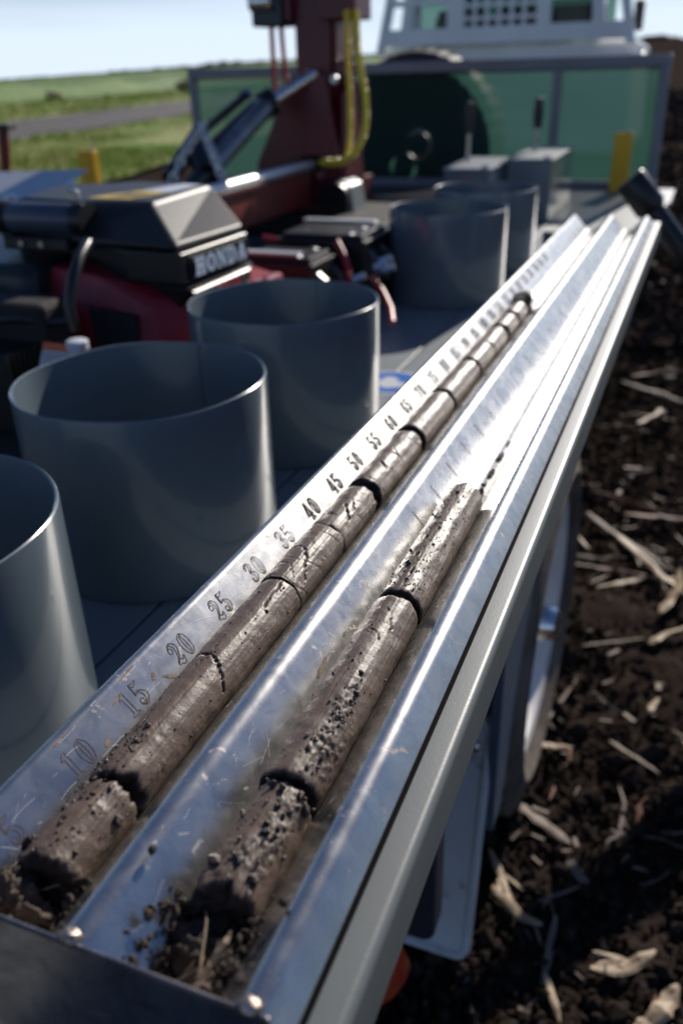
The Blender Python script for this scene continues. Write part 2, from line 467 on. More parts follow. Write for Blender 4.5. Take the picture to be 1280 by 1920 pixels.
def glass_mat():
    m = bpy.data.materials.new('tinted_glass'); m.use_nodes = True
    t = m.node_tree; b = t.nodes['Principled BSDF']
    out = [n for n in t.nodes if n.type == 'OUTPUT_MATERIAL'][0]
    b.inputs['Base Color'].default_value = (0.02, 0.03, 0.03, 1); b.inputs['Roughness'].default_value = 0.05
    tr = t.nodes.new('ShaderNodeBsdfTransparent'); tr.inputs[0].default_value = (0.55, 0.75, 0.68, 1)
    mx = t.nodes.new('ShaderNodeMixShader'); mx.inputs[0].default_value = 0.35
    t.links.new(tr.outputs[0], mx.inputs[1]); t.links.new(b.outputs[0], mx.inputs[2]); t.links.new(mx.outputs[0], out.inputs[0])
    return m
M['glass'] = glass_mat()

def cloth_mat():
    m = bpy.data.materials.new('green_shade_cloth'); m.use_nodes = True
    t = m.node_tree; N = t.nodes.new; K = t.links.new
    out = [n for n in t.nodes if n.type == 'OUTPUT_MATERIAL'][0]
    b = t.nodes['Principled BSDF']; b.inputs['Roughness'].default_value = 0.7
    tcn = N('ShaderNodeTexCoord')
    mpn = N('ShaderNodeMapping'); mpn.inputs['Scale'].default_value = (2, 2, 60); K(tcn.outputs['Object'], mpn.inputs[0])
    n = N('ShaderNodeTexNoise'); n.inputs['Scale'].default_value = 1.0; n.inputs['Detail'].default_value = 3; K(mpn.outputs[0], n.inputs['Vector'])
    x = N('ShaderNodeMixRGB'); x.inputs[1].default_value = (0.02, 0.07, 0.052, 1); x.inputs[2].default_value = (0.03, 0.09, 0.068, 1)
    K(n.outputs[0], x.inputs[0]); K(x.outputs[0], b.inputs['Base Color'])
    tl = N('ShaderNodeBsdfTranslucent'); y = N('ShaderNodeMixRGB'); y.inputs[1].default_value = (0.026, 0.080, 0.062, 1); y.inputs[2].default_value = (0.042, 0.108, 0.086, 1)
    K(n.outputs[0], y.inputs[0]); K(y.outputs[0], tl.inputs[0])
    m1 = N('ShaderNodeMixShader'); m1.inputs[0].default_value = 0.55; K(b.outputs[0], m1.inputs[1]); K(tl.outputs[0], m1.inputs[2])
    tr = N('ShaderNodeBsdfTransparent'); m2 = N('ShaderNodeMixShader'); m2.inputs[0].default_value = 0.16
    K(m1.outputs[0], m2.inputs[1]); K(tr.outputs[0], m2.inputs[2]); K(m2.outputs[0], out.inputs[0])
    return m
M['cloth'] = cloth_mat()

# ================================================================== SETTING
def terrain(x, y):
    x = np.asarray(x, float); y = np.asarray(y, float)
    wgt = np.clip((y - 25) / 300, 0, 1); wgt = wgt * wgt * (3 - 2 * wgt)
    z = wgt * (0.0178 * y + 0.0235 * np.clip(x, -4000, 1500))
    return z

def grid_sheet(name, xs, ys, zf, matl, kind='structure', shear=0.0, smooth=True):
    X, Y = np.meshgrid(xs, ys)
    X = X + shear * (Y - 22.7)
    Z = zf(X, Y)
    V = np.stack([X.ravel(), Y.ravel(), Z.ravel()], 1)
    nx, ny = len(xs), len(ys)
    i = np.arange(ny - 1)[:, None] * nx + np.arange(nx - 1)[None, :]
    F = np.stack([i, i + 1, i + nx + 1, i + nx], -1).reshape(-1, 4)
    o = link(name, np_mesh(name, V, F, smooth), matl)
    if kind: o['kind'] = kind
    return o

def grow(a, step, end, k=1.09):
    out = []; p = a; s = step
    sign = 1 if end > a else -1
    while (end - p) * sign > 0:
        s *= k; p += s * sign; out.append(p)
    return out
gx = sorted(grow(-0.75, 0.014, -4500, 1.10)) + list(np.arange(-0.75, 1.3, 0.014)) + grow(1.3, 0.014, 2500, 1.10)
gy = sorted(grow(0.55, 0.014, -60, 1.2)) + list(np.arange(0.55, 4.4, 0.014)) + grow(4.4, 0.014, 4500, 1.055)
def ground_z(X, Y):
    P = np.stack([X.ravel(), Y.ravel(), 0 * X.ravel()], 1)
    near = np.exp(-np.clip(np.hypot(P[:, 0], P[:, 1] - 2) - 3, 0, None) / 4)
    clod = np.maximum(0, vnoise(P * 24, 3)) * 0.013 + np.maximum(0, vnoise(P * 55, 5)) * 0.010 + vnoise(P * 110, 6) * 0.004
    far = fbm(P * 1.6, 3, 11) * 0.03 * np.exp(-np.clip(np.hypot(P[:, 0], P[:, 1]) - 30, 0, None) / 20)
    z = terrain(P[:, 0], P[:, 1]) + clod * near + far * (P[:, 0] > -4) - 0.02
    return z.reshape(X.shape)
grid_sheet('ground', np.array(gx), np.array(gy), ground_z, M['soil'])

ysr = np.concatenate([np.arange(-30, 60, 1.0), np.array(grow(60, 1.5, 1500, 1.05))])
def z_off(o, amp=0.0, sc_=1.0, s=0):
    def f(X, Y):
        P = np.stack([X.ravel(), Y.ravel(), 0 * X.ravel()], 1)
        return (terrain(P[:, 0], P[:, 1]) + o + amp * fbm(P * sc_, 3, s)).reshape(X.shape)
    return f
grid_sheet('grass_verge', np.linspace(-15.9, -10.0, 30), ysr[ysr < 400], z_off(0.05, 0.03, 0.8, 4), M['grass'], shear=-0.2)
grid_sheet('dirt_road', np.linspace(-21.0, -15.7, 12), ysr[ysr < 900], z_off(0.07), M['road'], shear=-0.2)
grid_sheet('far_verge', np.linspace(-32.0, -20.8, 20), ysr[ysr < 900], z_off(0.06, 0.05, 0.5, 8), M['grass'], shear=-0.2)
xc = np.concatenate([np.array(sorted(grow(-32, 0.5, -4200, 1.08))), [-32.0, -31.6, -31.3, -31.2]])
def crop_z(X, Y):
    P = np.stack([X.ravel(), Y.ravel(), 0 * X.ravel()], 1)
    edge = np.clip((-31.2 - (P[:, 0] + 0.2 * (P[:, 1] - 22.7))) / 0.8, 0, 1)
    return (terrain(P[:, 0], P[:, 1]) + 0.02 + edge * (0.85 + 0.10 * vnoise(P * 1.7, 21) + 0.15 * vnoise(P * 0.2, 22))).reshape(X.shape)
o = grid_sheet('crop_field', xc, np.concatenate([np.arange(-10, 160, 0.6), np.array(grow(160, 1.0, 4200, 1.06))]), crop_z, M['crop'], kind='stuff', shear=-0.2)
tag(o, 'dense green crop growing beyond the dirt road', 'crop')

def blades(name, n, xr, yr, h, label, shear=-0.2, wd=0.012):
    x = rng.uniform(*xr, n); y = yr[0] + (yr[1] - yr[0]) * rng.uniform(0, 1, n) ** 1.6
    P = np.stack([x, y, 0 * x], 1)
    keep = vnoise(P * 0.35, 31) > rng.uniform(-0.9, 0.5, n)
    x, y, P = x[keep], y[keep], P[keep]
    x = x + shear * (y - 22.7)
    n = len(x)
    z = terrain(x, y) + 0.03
    hh = h * rng.uniform(0.4, 1.1, n) * (1 + 0.6 * vnoise(P * 0.5, 33))
    a = rng.uniform(0, 2 * math.pi, n); dx, dy = np.cos(a) * wd, np.sin(a) * wd
    lx, ly = rng.normal(0, 0.35, n) * hh, rng.normal(0, 0.35, n) * hh
    V = np.stack([np.stack([x - dx, y - dy, z], 1), np.stack([x + dx, y + dy, z], 1), np.stack([x + lx, y + ly, z + hh], 1)], 1).reshape(-1, 3)
    F = np.arange(n * 3).reshape(-1, 3)
    return tag(link(name, np_mesh(name, V, F, False), M['grass_blade']), label, 'grass', kind='stuff')
blades('verge_grass', 60000, (-15.6, -10.0), (5, 60), 0.14, 'patchy green and straw coloured grass between truck and road')
blades('far_verge_grass', 30000, (-31.5, -21.2), (15, 110), 0.30, 'long green grass between dirt road and crop', wd=0.03)

# far treeline: bumpy crowns standing along the skyline
def tree_line():
    V = []; F = []
    for i in range(520):
        a = rng.uniform(-1.0, -0.05)                 # x/y
        D = rng.uniform(2300, 3200)
        x, y = a * D, D
        z = float(terrain(x, y))
        h = rng.uniform(5, 11) * (1.5 if -0.52 > a > -0.56 else 1) * (0.6 if a < -0.7 else 1); w_ = rng.uniform(10, 30)
        n0 = len(V)
        for k in range(3):
            for j in range(7):
                t = 2 * math.pi * j / 7; rr = w_ * (1, 1.05, 0.5)[k] * rng.uniform(0.8, 1.2)
                V.append((x + rr * math.cos(t), y + rr * math.sin(t), z + h * (-0.5, 0.55, 0.95)[k] * rng.uniform(0.9, 1.1)))
        V.append((x, y, z + h * 1.02))
        for k in range(2):
            for j in range(7):
                p, q = n0 + k * 7 + j, n0 + k * 7 + (j + 1) % 7
                F.append((p, q, q + 7)); F.append((p, q + 7, p + 7))
        for j in range(7): F.append((n0 + 14 + j, n0 + 14 + (j + 1) % 7, n0 + 21))
    return tag(link('tree_line', np_mesh('tree_line', V, F), M['tree']), 'thin dark line of far trees along the horizon', 'trees', kind='stuff')
tree_line()

def noisy_ball(c, r, sq=(1, 1, 1), n=3, amp=0.25, s=0, f=1.5):
    bm = bmesh.new(); bmesh.ops.create_icosphere(bm, subdivisions=n, radius=1)
    V = np.array([v.co[:] for v in bm.verts]); F = np.array([[v.index for v in q.verts] for q in bm.faces]); bm.free()
    d = 1 + amp * fbm(V * f + s * 3.1, 3, s)
    return V * d[:, None] * r * np.array(sq) + np.array(c), F
for i, (px, c, r) in enumerate([('left', (-34.5, 43.5, 0.3), 0.36), ('right', (-36.0, 60.5, 0.4), 0.55)]):
    V, F = noisy_ball(c, r, (1.3, 1.0, 0.75), 4, 0.5, i + 50, 2.2)
    tag(link('bush', np_mesh('bush', V, F, False), M['bush']), ('rusty brown bush at the crop edge, the larger one farther left' if i == 0 else 'rusty brown bush at the crop edge, just left of the shade cloth frame'), 'bush', 'rusty bushes at the crop edge')

# ---- straw and clods on the soil
def straw_mesh(name, L_, w_, bend, seed, fork=False):
    """a flattened, split stalk: uneven strip with a kink, torn ends and loose fibres"""
    r = random.Random(seed)
    mb = MB()
    def strip(p, a, L, w, kink, thick=0.32, n=7):
        rings = []; x, y = p; kp = r.randint(2, n - 2); z = w * 0.2
        roll = r.uniform(-0.5, 0.5)
        for i in range(n + 1):
            t = i / n
            ww = w * (0.5 + 0.5 * math.sin(math.pi * min(1, 0.25 + t * 0.7))) * r.uniform(0.75, 1.15) * (0.45 if i in (0, n) else 1)
            ring = []
            for k in range(6):
                b = 2 * math.pi * k / 6
                u, v = ww * 0.5 * math.cos(b), ww * thick * 0.5 * math.sin(b) * (0.6 if k in (1, 2) else 1.2)
                u, v = u * math.cos(roll) - v * math.sin(roll), u * math.sin(roll) + v * math.cos(roll)
                ring.append((x - u * math.sin(a), y + u * math.cos(a), max(z + v, -w)))
            rings.append(ring)
            x += L / n * math.cos(a); y += L / n * math.sin(a); z += r.uniform(-0.12, 0.16) * w
            a += r.uniform(-0.07, 0.07) + (kink if i == kp else 0); roll += r.uniform(-0.3, 0.3)
        mb.rings(rings)
        return rings
    rr = strip((-L_ / 2, 0), r.uniform(-0.05, 0.05), L_, w_, bend * 1.6)
    for q in range(3 if fork else r.choice((0, 1, 1))):
        c = rr[r.randint(1, 6)][0]
        strip((c[0], c[1]), r.choice((0, math.pi)) + r.uniform(-0.5, 0.5), L_ * r.uniform(0.2, 0.5), w_ * r.uniform(0.2, 0.5), r.uniform(-0.5, 0.5), n=4 + 1)
    return mb.mesh(name)
STRAW = [  # position on the ground, length, width, heading (degrees), bend, fork, material, label
    ((-0.110, 1.221, 0.030), 0.115, 0.020, -32, 0.05, False, 'straw_grey', 'thick pale stalk stub lying just right of the wheel mud flap'),
    ((-0.149, 1.077, 0.030), 0.12, 0.011, -55, -0.1, True, 'straw', 'forked golden straw beside the lower right of the mud flap'),
    ((0.076, 0.969, 0.030), 0.11, 0.016, 15, 0.3, True, 'straw', 'crumpled golden husk lying lower right near the picture edge'),
    ((-0.029, 0.888, 0.030), 0.075, 0.009, -58, 0, False, 'straw', 'short straight golden straw left of the crumpled husk'),
    ((0.127, 0.923, 0.030), 0.09, 0.022, 65, 0.1, False, 'straw', 'split pale husk at the bottom right corner'),
    ((-0.122, 1.016, 0.030), 0.10, 0.013, -40, 0.5, True, 'straw', 'curled leafy straw below the forked straw by the flap'),
    ((-0.042, 1.086, 0.030), 0.10, 0.006, 38, 0, False, 'straw_grey', 'thin straight grey straw right of the mud flap'),
    ((0.066, 1.654, 0.030), 0.055, 0.012, 85, 0, False, 'straw', 'short upright pale husk alone on dark soil right of the wheel'),
    ((-0.132, 1.613, 0.030), 0.19, 0.009, 80, 0.15, False, 'straw_grey', 'long jointed straw lying beside the muddy tyre'),
    ((-0.123, 1.445, 0.030), 0.075, 0.012, 8, 0, False, 'straw', 'pale straw crossing the long jointed straw by the tyre'),
    ((0.043, 1.474, 0.030), 0.11, 0.010, -28, -0.1, False, 'straw_grey', 'greyish bent straw right of the tyre foot'),
    ((-0.062, 2.403, 0.030), 0.34, 0.018, -48, -0.15, True, 'straw_grey', 'long frayed stalk leading into the straw clump at right'),
    ((0.014, 2.295, 0.030), 0.30, 0.020, -52, 0.1, True, 'straw', 'pale frayed stalk lying on the straw clump at right'),
    ((-0.047, 2.152, 0.030), 0.13, 0.013, 33, 0, False, 'straw', 'bright short straw left of the straw clump'),
    ((0.094, 2.143, 0.030), 0.22, 0.026, 75, 0.2, True, 'straw', 'thick pale husk in the straw clump at the right edge'),
    ((0.083, 1.943, 0.030), 0.13, 0.020, 60, -0.2, False, 'straw', 'curved bright husk hanging below the straw clump'),
    ((-0.135, 2.228, 0.030), 0.18, 0.010, 2, 0.05, False, 'straw_grey', 'tan straw lying level beside the tyre top'),
    ((-0.035, 2.656, 0.030), 0.30, 0.014, -20, 0.1, False, 'straw_red', 'reddish brown stem above the straw clump'),
    ((0.042, 2.603, 0.030), 0.22, 0.014, 10, 0.1, False, 'straw_red', 'reddish stem at the right edge above the clump'),
    ((-0.040, 1.875, 0.030), 0.15, 0.009, 35, 0, False, 'straw_grey', 'dull straw slanting right of the wheel'),
    ((-0.046, 4.051, 0.030), 0.26, 0.02, 30, 0.3, True, 'straw', 'pale husk far up along the right edge'),
    ((-0.043, 3.786, 0.030), 0.34, 0.02, -30, 0.2, False, 'straw_grey', 'grey stalk below the far pale husk'),
    ((-0.046, 3.483, 0.030), 0.20, 0.02, 60, 0.2, False, 'straw', 'bent pale stalk right of the tray, midway up'),
]
for i, (p, L_, w_, ang, bend, fork, mt, lab) in enumerate(STRAW):
    o = link('straw', straw_mesh('straw', L_ * 1.12, w_ * 1.35, bend, i, fork), M[mt])
    o.location = (p[0], p[1], 0.012 + w_ * 0.4)
    o.rotation_euler = (0, 0.03, R_(ang))
    tag(o, lab, 'straw', 'straw littering the tilled soil')
pool = [straw_mesh('straw_piece', 0.07 + 0.022 * k, 0.007 + 0.0035 * (k % 4), 0.25 * (k % 3 - 1), 100 + k, k % 3 == 0) for k in range(9)]
for k, me in enumerate(pool): me.materials.append(M[('straw', 'straw_grey', 'straw_grey', 'straw_red')[k % 4]])
centres = [(random.uniform(-0.05, 0.5), random.uniform(0.9, 2.2)) for _ in range(5)] + [(random.uniform(-0.3, 0.7), random.uniform(2.2, 7.5)) for _ in range(9)] + [(0.05, 2.2), (0.06, 2.35), (0.08, 2.5), (0.02, 2.8), (0.12, 3.1), (0.0, 3.6)]
for i in range(150):
    if i % 3:
        c = random.choice(centres); x, y = c[0] + random.gauss(0, 0.10 + 0.03 * c[1]), c[1] + random.gauss(0, 0.14 + 0.05 * c[1])
    else:
        y = 0.8 + 7.5 * random.random() ** 1.4; x = random.uniform(-0.2 * y ** 0.5 - 0.05, 0.15 + 0.10 * y)
    if y < 0.75 or (x < -0.12 and y < 1.9): continue
    o = bpy.data.objects.new('straw', pool[i % 9]); COL.objects.link(o)
    s = random.lognormvariate(-0.8, 0.5) * (1 + 0.10 * y)
    o.location = (x, y, 0.012); o.rotation_euler = (random.uniform(-.25, .25), random.uniform(-0.2, 0.1), random.uniform(0, 6.28)); o.scale = (s, s, s)
    kind_ = (('pale golden', 'golden'), ('dull grey brown', 'grey brown'), ('dull grey brown', 'grey brown'), ('thin reddish', 'reddish'))[(i % 9) % 4]
    tag(o, 'small %s piece of straw littering the dark tilled soil' % kind_[0], 'straw', 'small %s straw pieces scattered over the soil' % kind_[1])

def scatter_blobs(name, pos, size, matl, label, cat, parent=None, n=1, seed=0, amp=0.35):
    """many small irregular lumps joined into one object"""
    bm = bmesh.new(); bmesh.ops.create_icosphere(bm, subdivisions=n, radius=1)
    B = np.array([v.co[:] for v in bm.verts]); F0 = np.array([[v.index for v in q.verts] for q in bm.faces]); bm.free()
    r = np.random.default_rng(seed)
    pos = np.asarray(pos); m_ = len(pos); nb = len(B)
    S = r.uniform(0.6, 1.3, (m_, 3)) * np.asarray(size).reshape(-1, 1)
    a = r.uniform(0, 6.28, m_); ca, sa = np.cos(a), np.sin(a)
    V = B[None] * (1 + amp * r.uniform(-1, 1, (m_, nb, 1))) * S[:, None, :]
    x = V[..., 0] * ca[:, None] - V[..., 1] * sa[:, None]; y = V[..., 0] * sa[:, None] + V[..., 1] * ca[:, None]
    V = np.stack([x, y, V[..., 2]], -1) + pos[:, None, :]
    F = (F0[None] + (np.arange(m_) * nb)[:, None, None]).reshape(-1, 3)
    o = link(name, np_mesh(name, V.reshape(-1, 3), F, False), matl, parent)
    if parent is None: tag(o, label, cat, kind='stuff')
    else: o['kind'] = 'stuff'
    return o
n = 60000
yy = 0.7 + 9 * rng.uniform(0, 1, n) ** 1.7; xx = rng.uniform(-0.9, 1.0, n) * (0.5 + 0.25 * yy) + 0.1
scatter_blobs('soil_clods', np.stack([xx, yy, rng.uniform(-0.006, 0.012, n)], 1), rng.gamma(1.3, 0.0026, n) * (1 + 0.12 * yy) + 0.002, M['soil'], 'small dark crumbs of tilled soil', 'soil', seed=3)
n = 9000
yy = 4.5 + 40 * rng.uniform(0, 1, n) ** 1.5; xx = rng.uniform(-0.16, 0.16, n) * yy
scatter_blobs('far_soil_clods', np.stack([xx, yy, rng.uniform(-0.01, 0.03, n)], 1), rng.gamma(2.0, 0.010, n) * (0.6 + 0.05 * yy) + 0.006, M['soil'], 'rough dark clods of the tilled field beyond the truck', 'soil', seed=4)
n = 900
yy = 0.8 + 12 * rng.uniform(0, 1, n) ** 1.5; xx = rng.uniform(-0.9, 1.0, n) * (0.4 + 0.2 * yy) + 0.1
def chaff():
    V = []; F = []
    for i in range(n):
        L_ = rng.gamma(2.0, 0.0035) * (1 + 0.1 * yy[i]); a = rng.uniform(0, 6.28); c, s_ = math.cos(a) * L_, math.sin(a) * L_; q = rng.uniform(0.1, 0.4); k = len(V); z = 0.015 + rng.uniform(0, 0.012); dz = rng.uniform(-0.005, 0.008)
        V += [(xx[i] - c - q * s_, yy[i] - s_ + q * c, z), (xx[i] - c + q * s_, yy[i] - s_ - q * c, z), (xx[i] + c + q * s_, yy[i] + s_ - q * c, z + dz), (xx[i] + c - q * s_, yy[i] + s_ + q * c, z + dz + 0.002)]
        F.append((k, k + 1, k + 2, k + 3))
    return tag(link('chaff', np_mesh('chaff', V, F, False), M['straw_grey']), 'fine chaff sprinkled over the dark soil', 'chaff', kind='stuff')
chaff()

# ================================================================== TRUCK
truck = thing('drilling_truck', 'white cabbed flatbed truck with grey deck and green shade cloth headboard', 'truck', (-1.3, 3.0, 0))
DZ = 0.80
# deck in sheets, with joints between them
ys_ = [-0.2, 0.985, 2.30, 3.86]
for a, b_ in zip(ys_[:-1], ys_[1:]):
    MB().box(-0.72, -0.4915, a + 0.0015, b_ - 0.0015, DZ - 0.03, DZ).build('deck_sheet', M['deck'], truck, bevel=0.0015)
    MB().box(-0.4875, -0.122, a + 0.0015, b_ - 0.0015, DZ - 0.03, DZ).build('deck_sheet', M['deck'], truck, bevel=0.0015)
for k in range(7):
    MB().lathe([(0, 0), (0.009, 0), (0.009, 0.004), (0.005, 0.006), (0, 0.006)], (-0.345 - 0.0 * k, 0.12 + 0.55 * k, DZ + 0.006), 2, 8).build('deck_bolt', M['steel'], truck, smooth=True)
MB().box(-0.385, -0.1225, -0.2, 2.9, DZ + 0.001, DZ + 0.006).build('deck_trim', M['deck'], truck, bevel=0.0015)
MB().box(-2.42, -0.112, 3.863, 4.30, DZ - 0.03, DZ).build('deck_sheet', M['deck'], truck, bevel=0.0015)
MB().box(-2.42, -0.7235, -0.2, 3.857, DZ - 0.03, DZ - 0.002).build('rubber_mat', M['black_floor'], truck)
MB().box(-2.40, -0.16, -0.15, 4.28, DZ - 0.16, DZ - 0.034).build('chassis_frame', M['black_floor'], truck, bevel=0.004)
MB().box(-0.178, -0.165, -0.15, 4.28, DZ - 0.13, DZ - 0.034).build('side_skirt', M['panel'], truck, bevel=0.003)
MB().box(-1.7, -0.9, 0.2, 8.0, 0.42, 0.62).build('chassis_rail', M['black_floor'], truck)
# raised black bin beyond the battery
MB().box(-2.30, -0.76, 2.85, 3.80, DZ, DZ + 0.05).build('storage_bin', M['black_floor'], truck, bevel=0.008)

# side rail carrying the core tray
def railprof(s0, s1):
    x0, x1, r = -0.0925, -0.0690, 0.0045
    zt = lambda s: 1.32 - 0.2852 - 0.0101 * s
    rings = []
    for s in (s0, s1):
        z = zt(s); ring = [(x0, s, z - 0.0300), (x0, s, z)]
        for k in range(7):
            a = math.pi / 2 * (1 - k / 6)
            ring.append((x1 - r + r * math.cos(a), s, z - r + r * math.sin(a)))
        ring += [(x1 + 0.001, s, z - 0.0300)]
        rings.append(ring)
    return MB().rings(rings)
MB().rings([[(-0.0852, s_, 1.0355 - 0.0101 * s_ - dz_) for dz_ in (0.004, 0.0)] + [(-0.0827, s_, 1.0353 - 0.0101 * s_ - dz_) for dz_ in (0.0, 0.004)] for s_ in (0.15, 1.95)]).build('seam_shade_strip', M['seam_shade'], truck)  # black strip standing in for the shaded gap between tray and rail
railprof(-0.10, 1.985).build('side_rail', M['rail'], truck, smooth=True)
for yb in (0.30, 1.15, 1.90):
    MB().box(-0.165, -0.125, yb, yb + 0.04, DZ, 1.32 - 0.317 - 0.0101 * yb).build('rail_bracket', M['panel'], truck, bevel=0.002)
MB().box(-0.30, -0.10, 1.90, 1.906, DZ, 1.0).build('bracket_plate', M['panel'], truck, bevel=0.002)

# truck flank below the deck
MB().prism([(0.92, DZ - 0.14), (0.92, 0.30), (0.975, 0.30), (1.14, 0.52), (1.16, DZ - 0.14)], 0, -0.165, -0.150).build('mudguard', M['panel'], truck, bevel=0.003)
fx0, fx1, fy, fz0, fz1 = -0.39, -0.160, 0.85, 0.088, 0.50
def rrect(x0, x1, z0, z1, r, n=5):
    out = []
    for cx, cz, a0 in ((x1 - r, z0 + r, -90), (x1 - r, z1 - r, 0), (x0 + r, z1 - r, 90), (x0 + r, z0 + r, 180)):
        for k in range(n + 1):
            a = R_(a0 + 90 * k / n); out.append((cx + r * math.cos(a), cz + r * math.sin(a)))
    return out
flap = MB().prism(rrect(fx0, fx1, fz0, fz1, 0.022), 1, fy, fy + 0.006).build('mud_flap', M['flap'], truck, bevel=0.0015)
mb = MB()
pa, pb = rrect(fx0 + 0.001, fx1 - 0.001, fz0 + 0.001, fz1 - 0.001, 0.021), rrect(fx0 + 0.013, fx1 - 0.013, fz0 + 0.013, fz1 - 0.013, 0.014)
mb.rings([[(x, fy - 0.0005, z) for x, z in pa], [(x, fy - 0.006, z) for x, z in rrect(fx0 + 0.003, fx1 - 0.003, fz0 + 0.003, fz1 - 0.003, 0.02)], [(x, fy - 0.006, z) for x, z in rrect(fx0 + 0.009, fx1 - 0.009, fz0 + 0.009, fz1 - 0.009, 0.017)], [(x, fy - 0.0005, z) for x, z in pb]], cap=False)
mb.build('raised_border', M['flap'], flap, smooth=True)
MB().lathe([(0.0, -0.001), (0.009, -0.001), (0.009, -0.006), (0.005, -0.008), (0.0, -0.008)], (-0.186, fy, 0.452), 1, 8).build('bolt', M['steel'], flap, smooth=True)
MB().box(-0.42, -0.170, 0.945, 0.975, 0.42, DZ - 0.165).build('flap_hanger', M['panel'], truck, bevel=0.003)
MB().prism(rrect(-0.30, -0.178, 0.316, 0.50, 0.02), 1, 0.70, 0.74).build('lamp_housing', M['navy'], truck, bevel=0.004)
mb = MB()
mb.lathe([(0.0, -0.07)] + [(0.065 * math.sin(a), -0.07 * math.cos(a)) for a in [k * math.pi / 2 / 9 for k in range(1, 10)]] + [(0.0, 0.0)], (-0.272, 0.695, 0.262), 1, 32)
mb.build('red_lamp', M['lamp_red'], truck, smooth=True)

for o_ in [flap] + [c_ for c_ in bpy.data.objects if c_.parent == flap]:
    for v_ in o_.data.vertices: v_.co.y += (v_.co.z - 0.088) * 0.22
# wheel and spare wheel
def wheel(name, c, R, W, rim_r, face, tyre_mat, rim_mat, axis=0, holes=False, nub=40):
    """face = +1: visible side looks along +axis"""
    e = bpy.data.objects.new(name, None); COL.objects.link(e); e.parent = truck
    e.matrix_parent_inverse = parent_matrix(truck).inverted(); e.location = c
    # a part that is itself a group
    tp = [(rim_r - 0.005, W * 0.38), (rim_r + 0.03, W * 0.46), (R * 0.80, W * 0.52), (R * 0.93, W * 0.47), (R * 0.985, W * 0.38), (R, 0.2 * W), (R, -0.2 * W), (R * 0.985, -W * 0.38), (R * 0.93, -W * 0.47), (R * 0.80, -W * 0.52), (rim_r + 0.03, -W * 0.46), (rim_r - 0.005, -W * 0.38)]
    mb = MB(); mb.lathe([(r, h * face) for r, h in tp], c, axis, 72, True)
    ty = mb.build('tyre', tyre_mat, e, smooth=True)
    mb = MB()
    for k in range(nub):
        for side in (-1, 1):
            t = 2 * math.pi * (k + (0.5 if side > 0 else 0)) / nub
            dt = 0.62 * math.pi / nub
            vs = []
            for (rr, h) in ((R - 0.01, 0.06), (R - 0.03, 0.46), (R + 0.011, 0.06), (R - 0.006, 0.44)):
                for tt in (t - dt, t + dt):
                    q = [rr * math.cos(tt), rr * math.sin(tt), h * W * side]
                    if axis == 0: q = [q[2], q[0], q[1]]
                    if axis == 1: q = [q[0], q[2], q[1]]
                    vs.append((q[0] + c[0], q[1] + c[1], q[2] + c[2]))
            mb.raw(vs, [(0, 1, 3, 2), (4, 6, 7, 5), (0, 2, 6, 4), (1, 5, 7, 3), (2, 3, 7, 6), (0, 4, 5, 1)])
    mb.build('tread', tyre_mat, e)['kind'] = 'stuff'
    rp = [(rim_r, W * 0.36), (rim_r + 0.012, W * 0.44), (rim_r - 0.004, W * 0.42), (rim_r - 0.018, W * 0.30), (rim_r - 0.03, W * 0.16), (rim_r * 0.78, W * 0.06), (rim_r * 0.62, W * 0.13), (rim_r * 0.40, W * 0.16), (rim_r * 0.36, W * 0.12), (rim_r * 0.36, -W * 0.1), (rim_r - 0.03, -W * 0.1), (rim_r, -W * 0.40)]
    mb = MB()
    n = 60
    rings = []
    for r, h in rp:
        ring = []
        for k in range(n):
            t = 2 * math.pi * k / n
            q = [r * math.cos(t), r * math.sin(t), h * face]
            if axis == 0: q = [q[2], q[0], q[1]]
            if axis == 1: q = [q[0], q[2], q[1]]
            ring.append((q[0] + c[0], q[1] + c[1], q[2] + c[2]))
        rings.append(ring)
    mb.rings(rings, cap=False)
    if holes:   # ventilation holes: leave out faces of the disc
        keep = []
        for i, f in enumerate(mb.f):
            row, k = divmod(i, n)
            if row == 5 and (k % 10) < 5: continue
            keep.append(f)
        mb.f = keep
    mb.build('rim', rim_mat, e, smooth=True)
    hub = MB(); hub.lathe([(0, -0.02 * face), (0.050, -0.02 * face), (0.050, W * 0.17 * face), (0.036, W * 0.20 * face), (0.035, W * 0.47 * face), (0.031, W * 0.52 * face), (0.020, W * 0.545 * face), (0, W * 0.55 * face)], c, axis, 28)
    hub.build('hub_cap', M['navy'] if holes else M['chrome'], e, smooth=True)
    for k in range(6):
        t = 2 * math.pi * k / 6
        q = [0.085 * math.cos(t), 0.085 * math.sin(t)]
        cc = (c[0], c[1] + q[0], c[2] + q[1]) if axis == 0 else (c[0] + q[0], c[1], c[2] + q[1])
        MB().lathe([(0, W * 0.1 * face), (0.011, W * 0.1 * face), (0.011, W * 0.2 * face), (0, W * 0.2 * face)], cc, axis, 6).build('wheel_nut', M['navy'] if holes else M['steel'], e)
    return e
wheel('wheel', (-0.266, 1.38, 0.375), 0.365, 0.25, 0.24, 1, M['mudtyre'], M['rim'])
wheel('spare_wheel', (-1.335, 4.43, 0.975), 0.41, 0.26, 0.20, -1, M['rubber'], M['navy'], axis=1, holes=True)

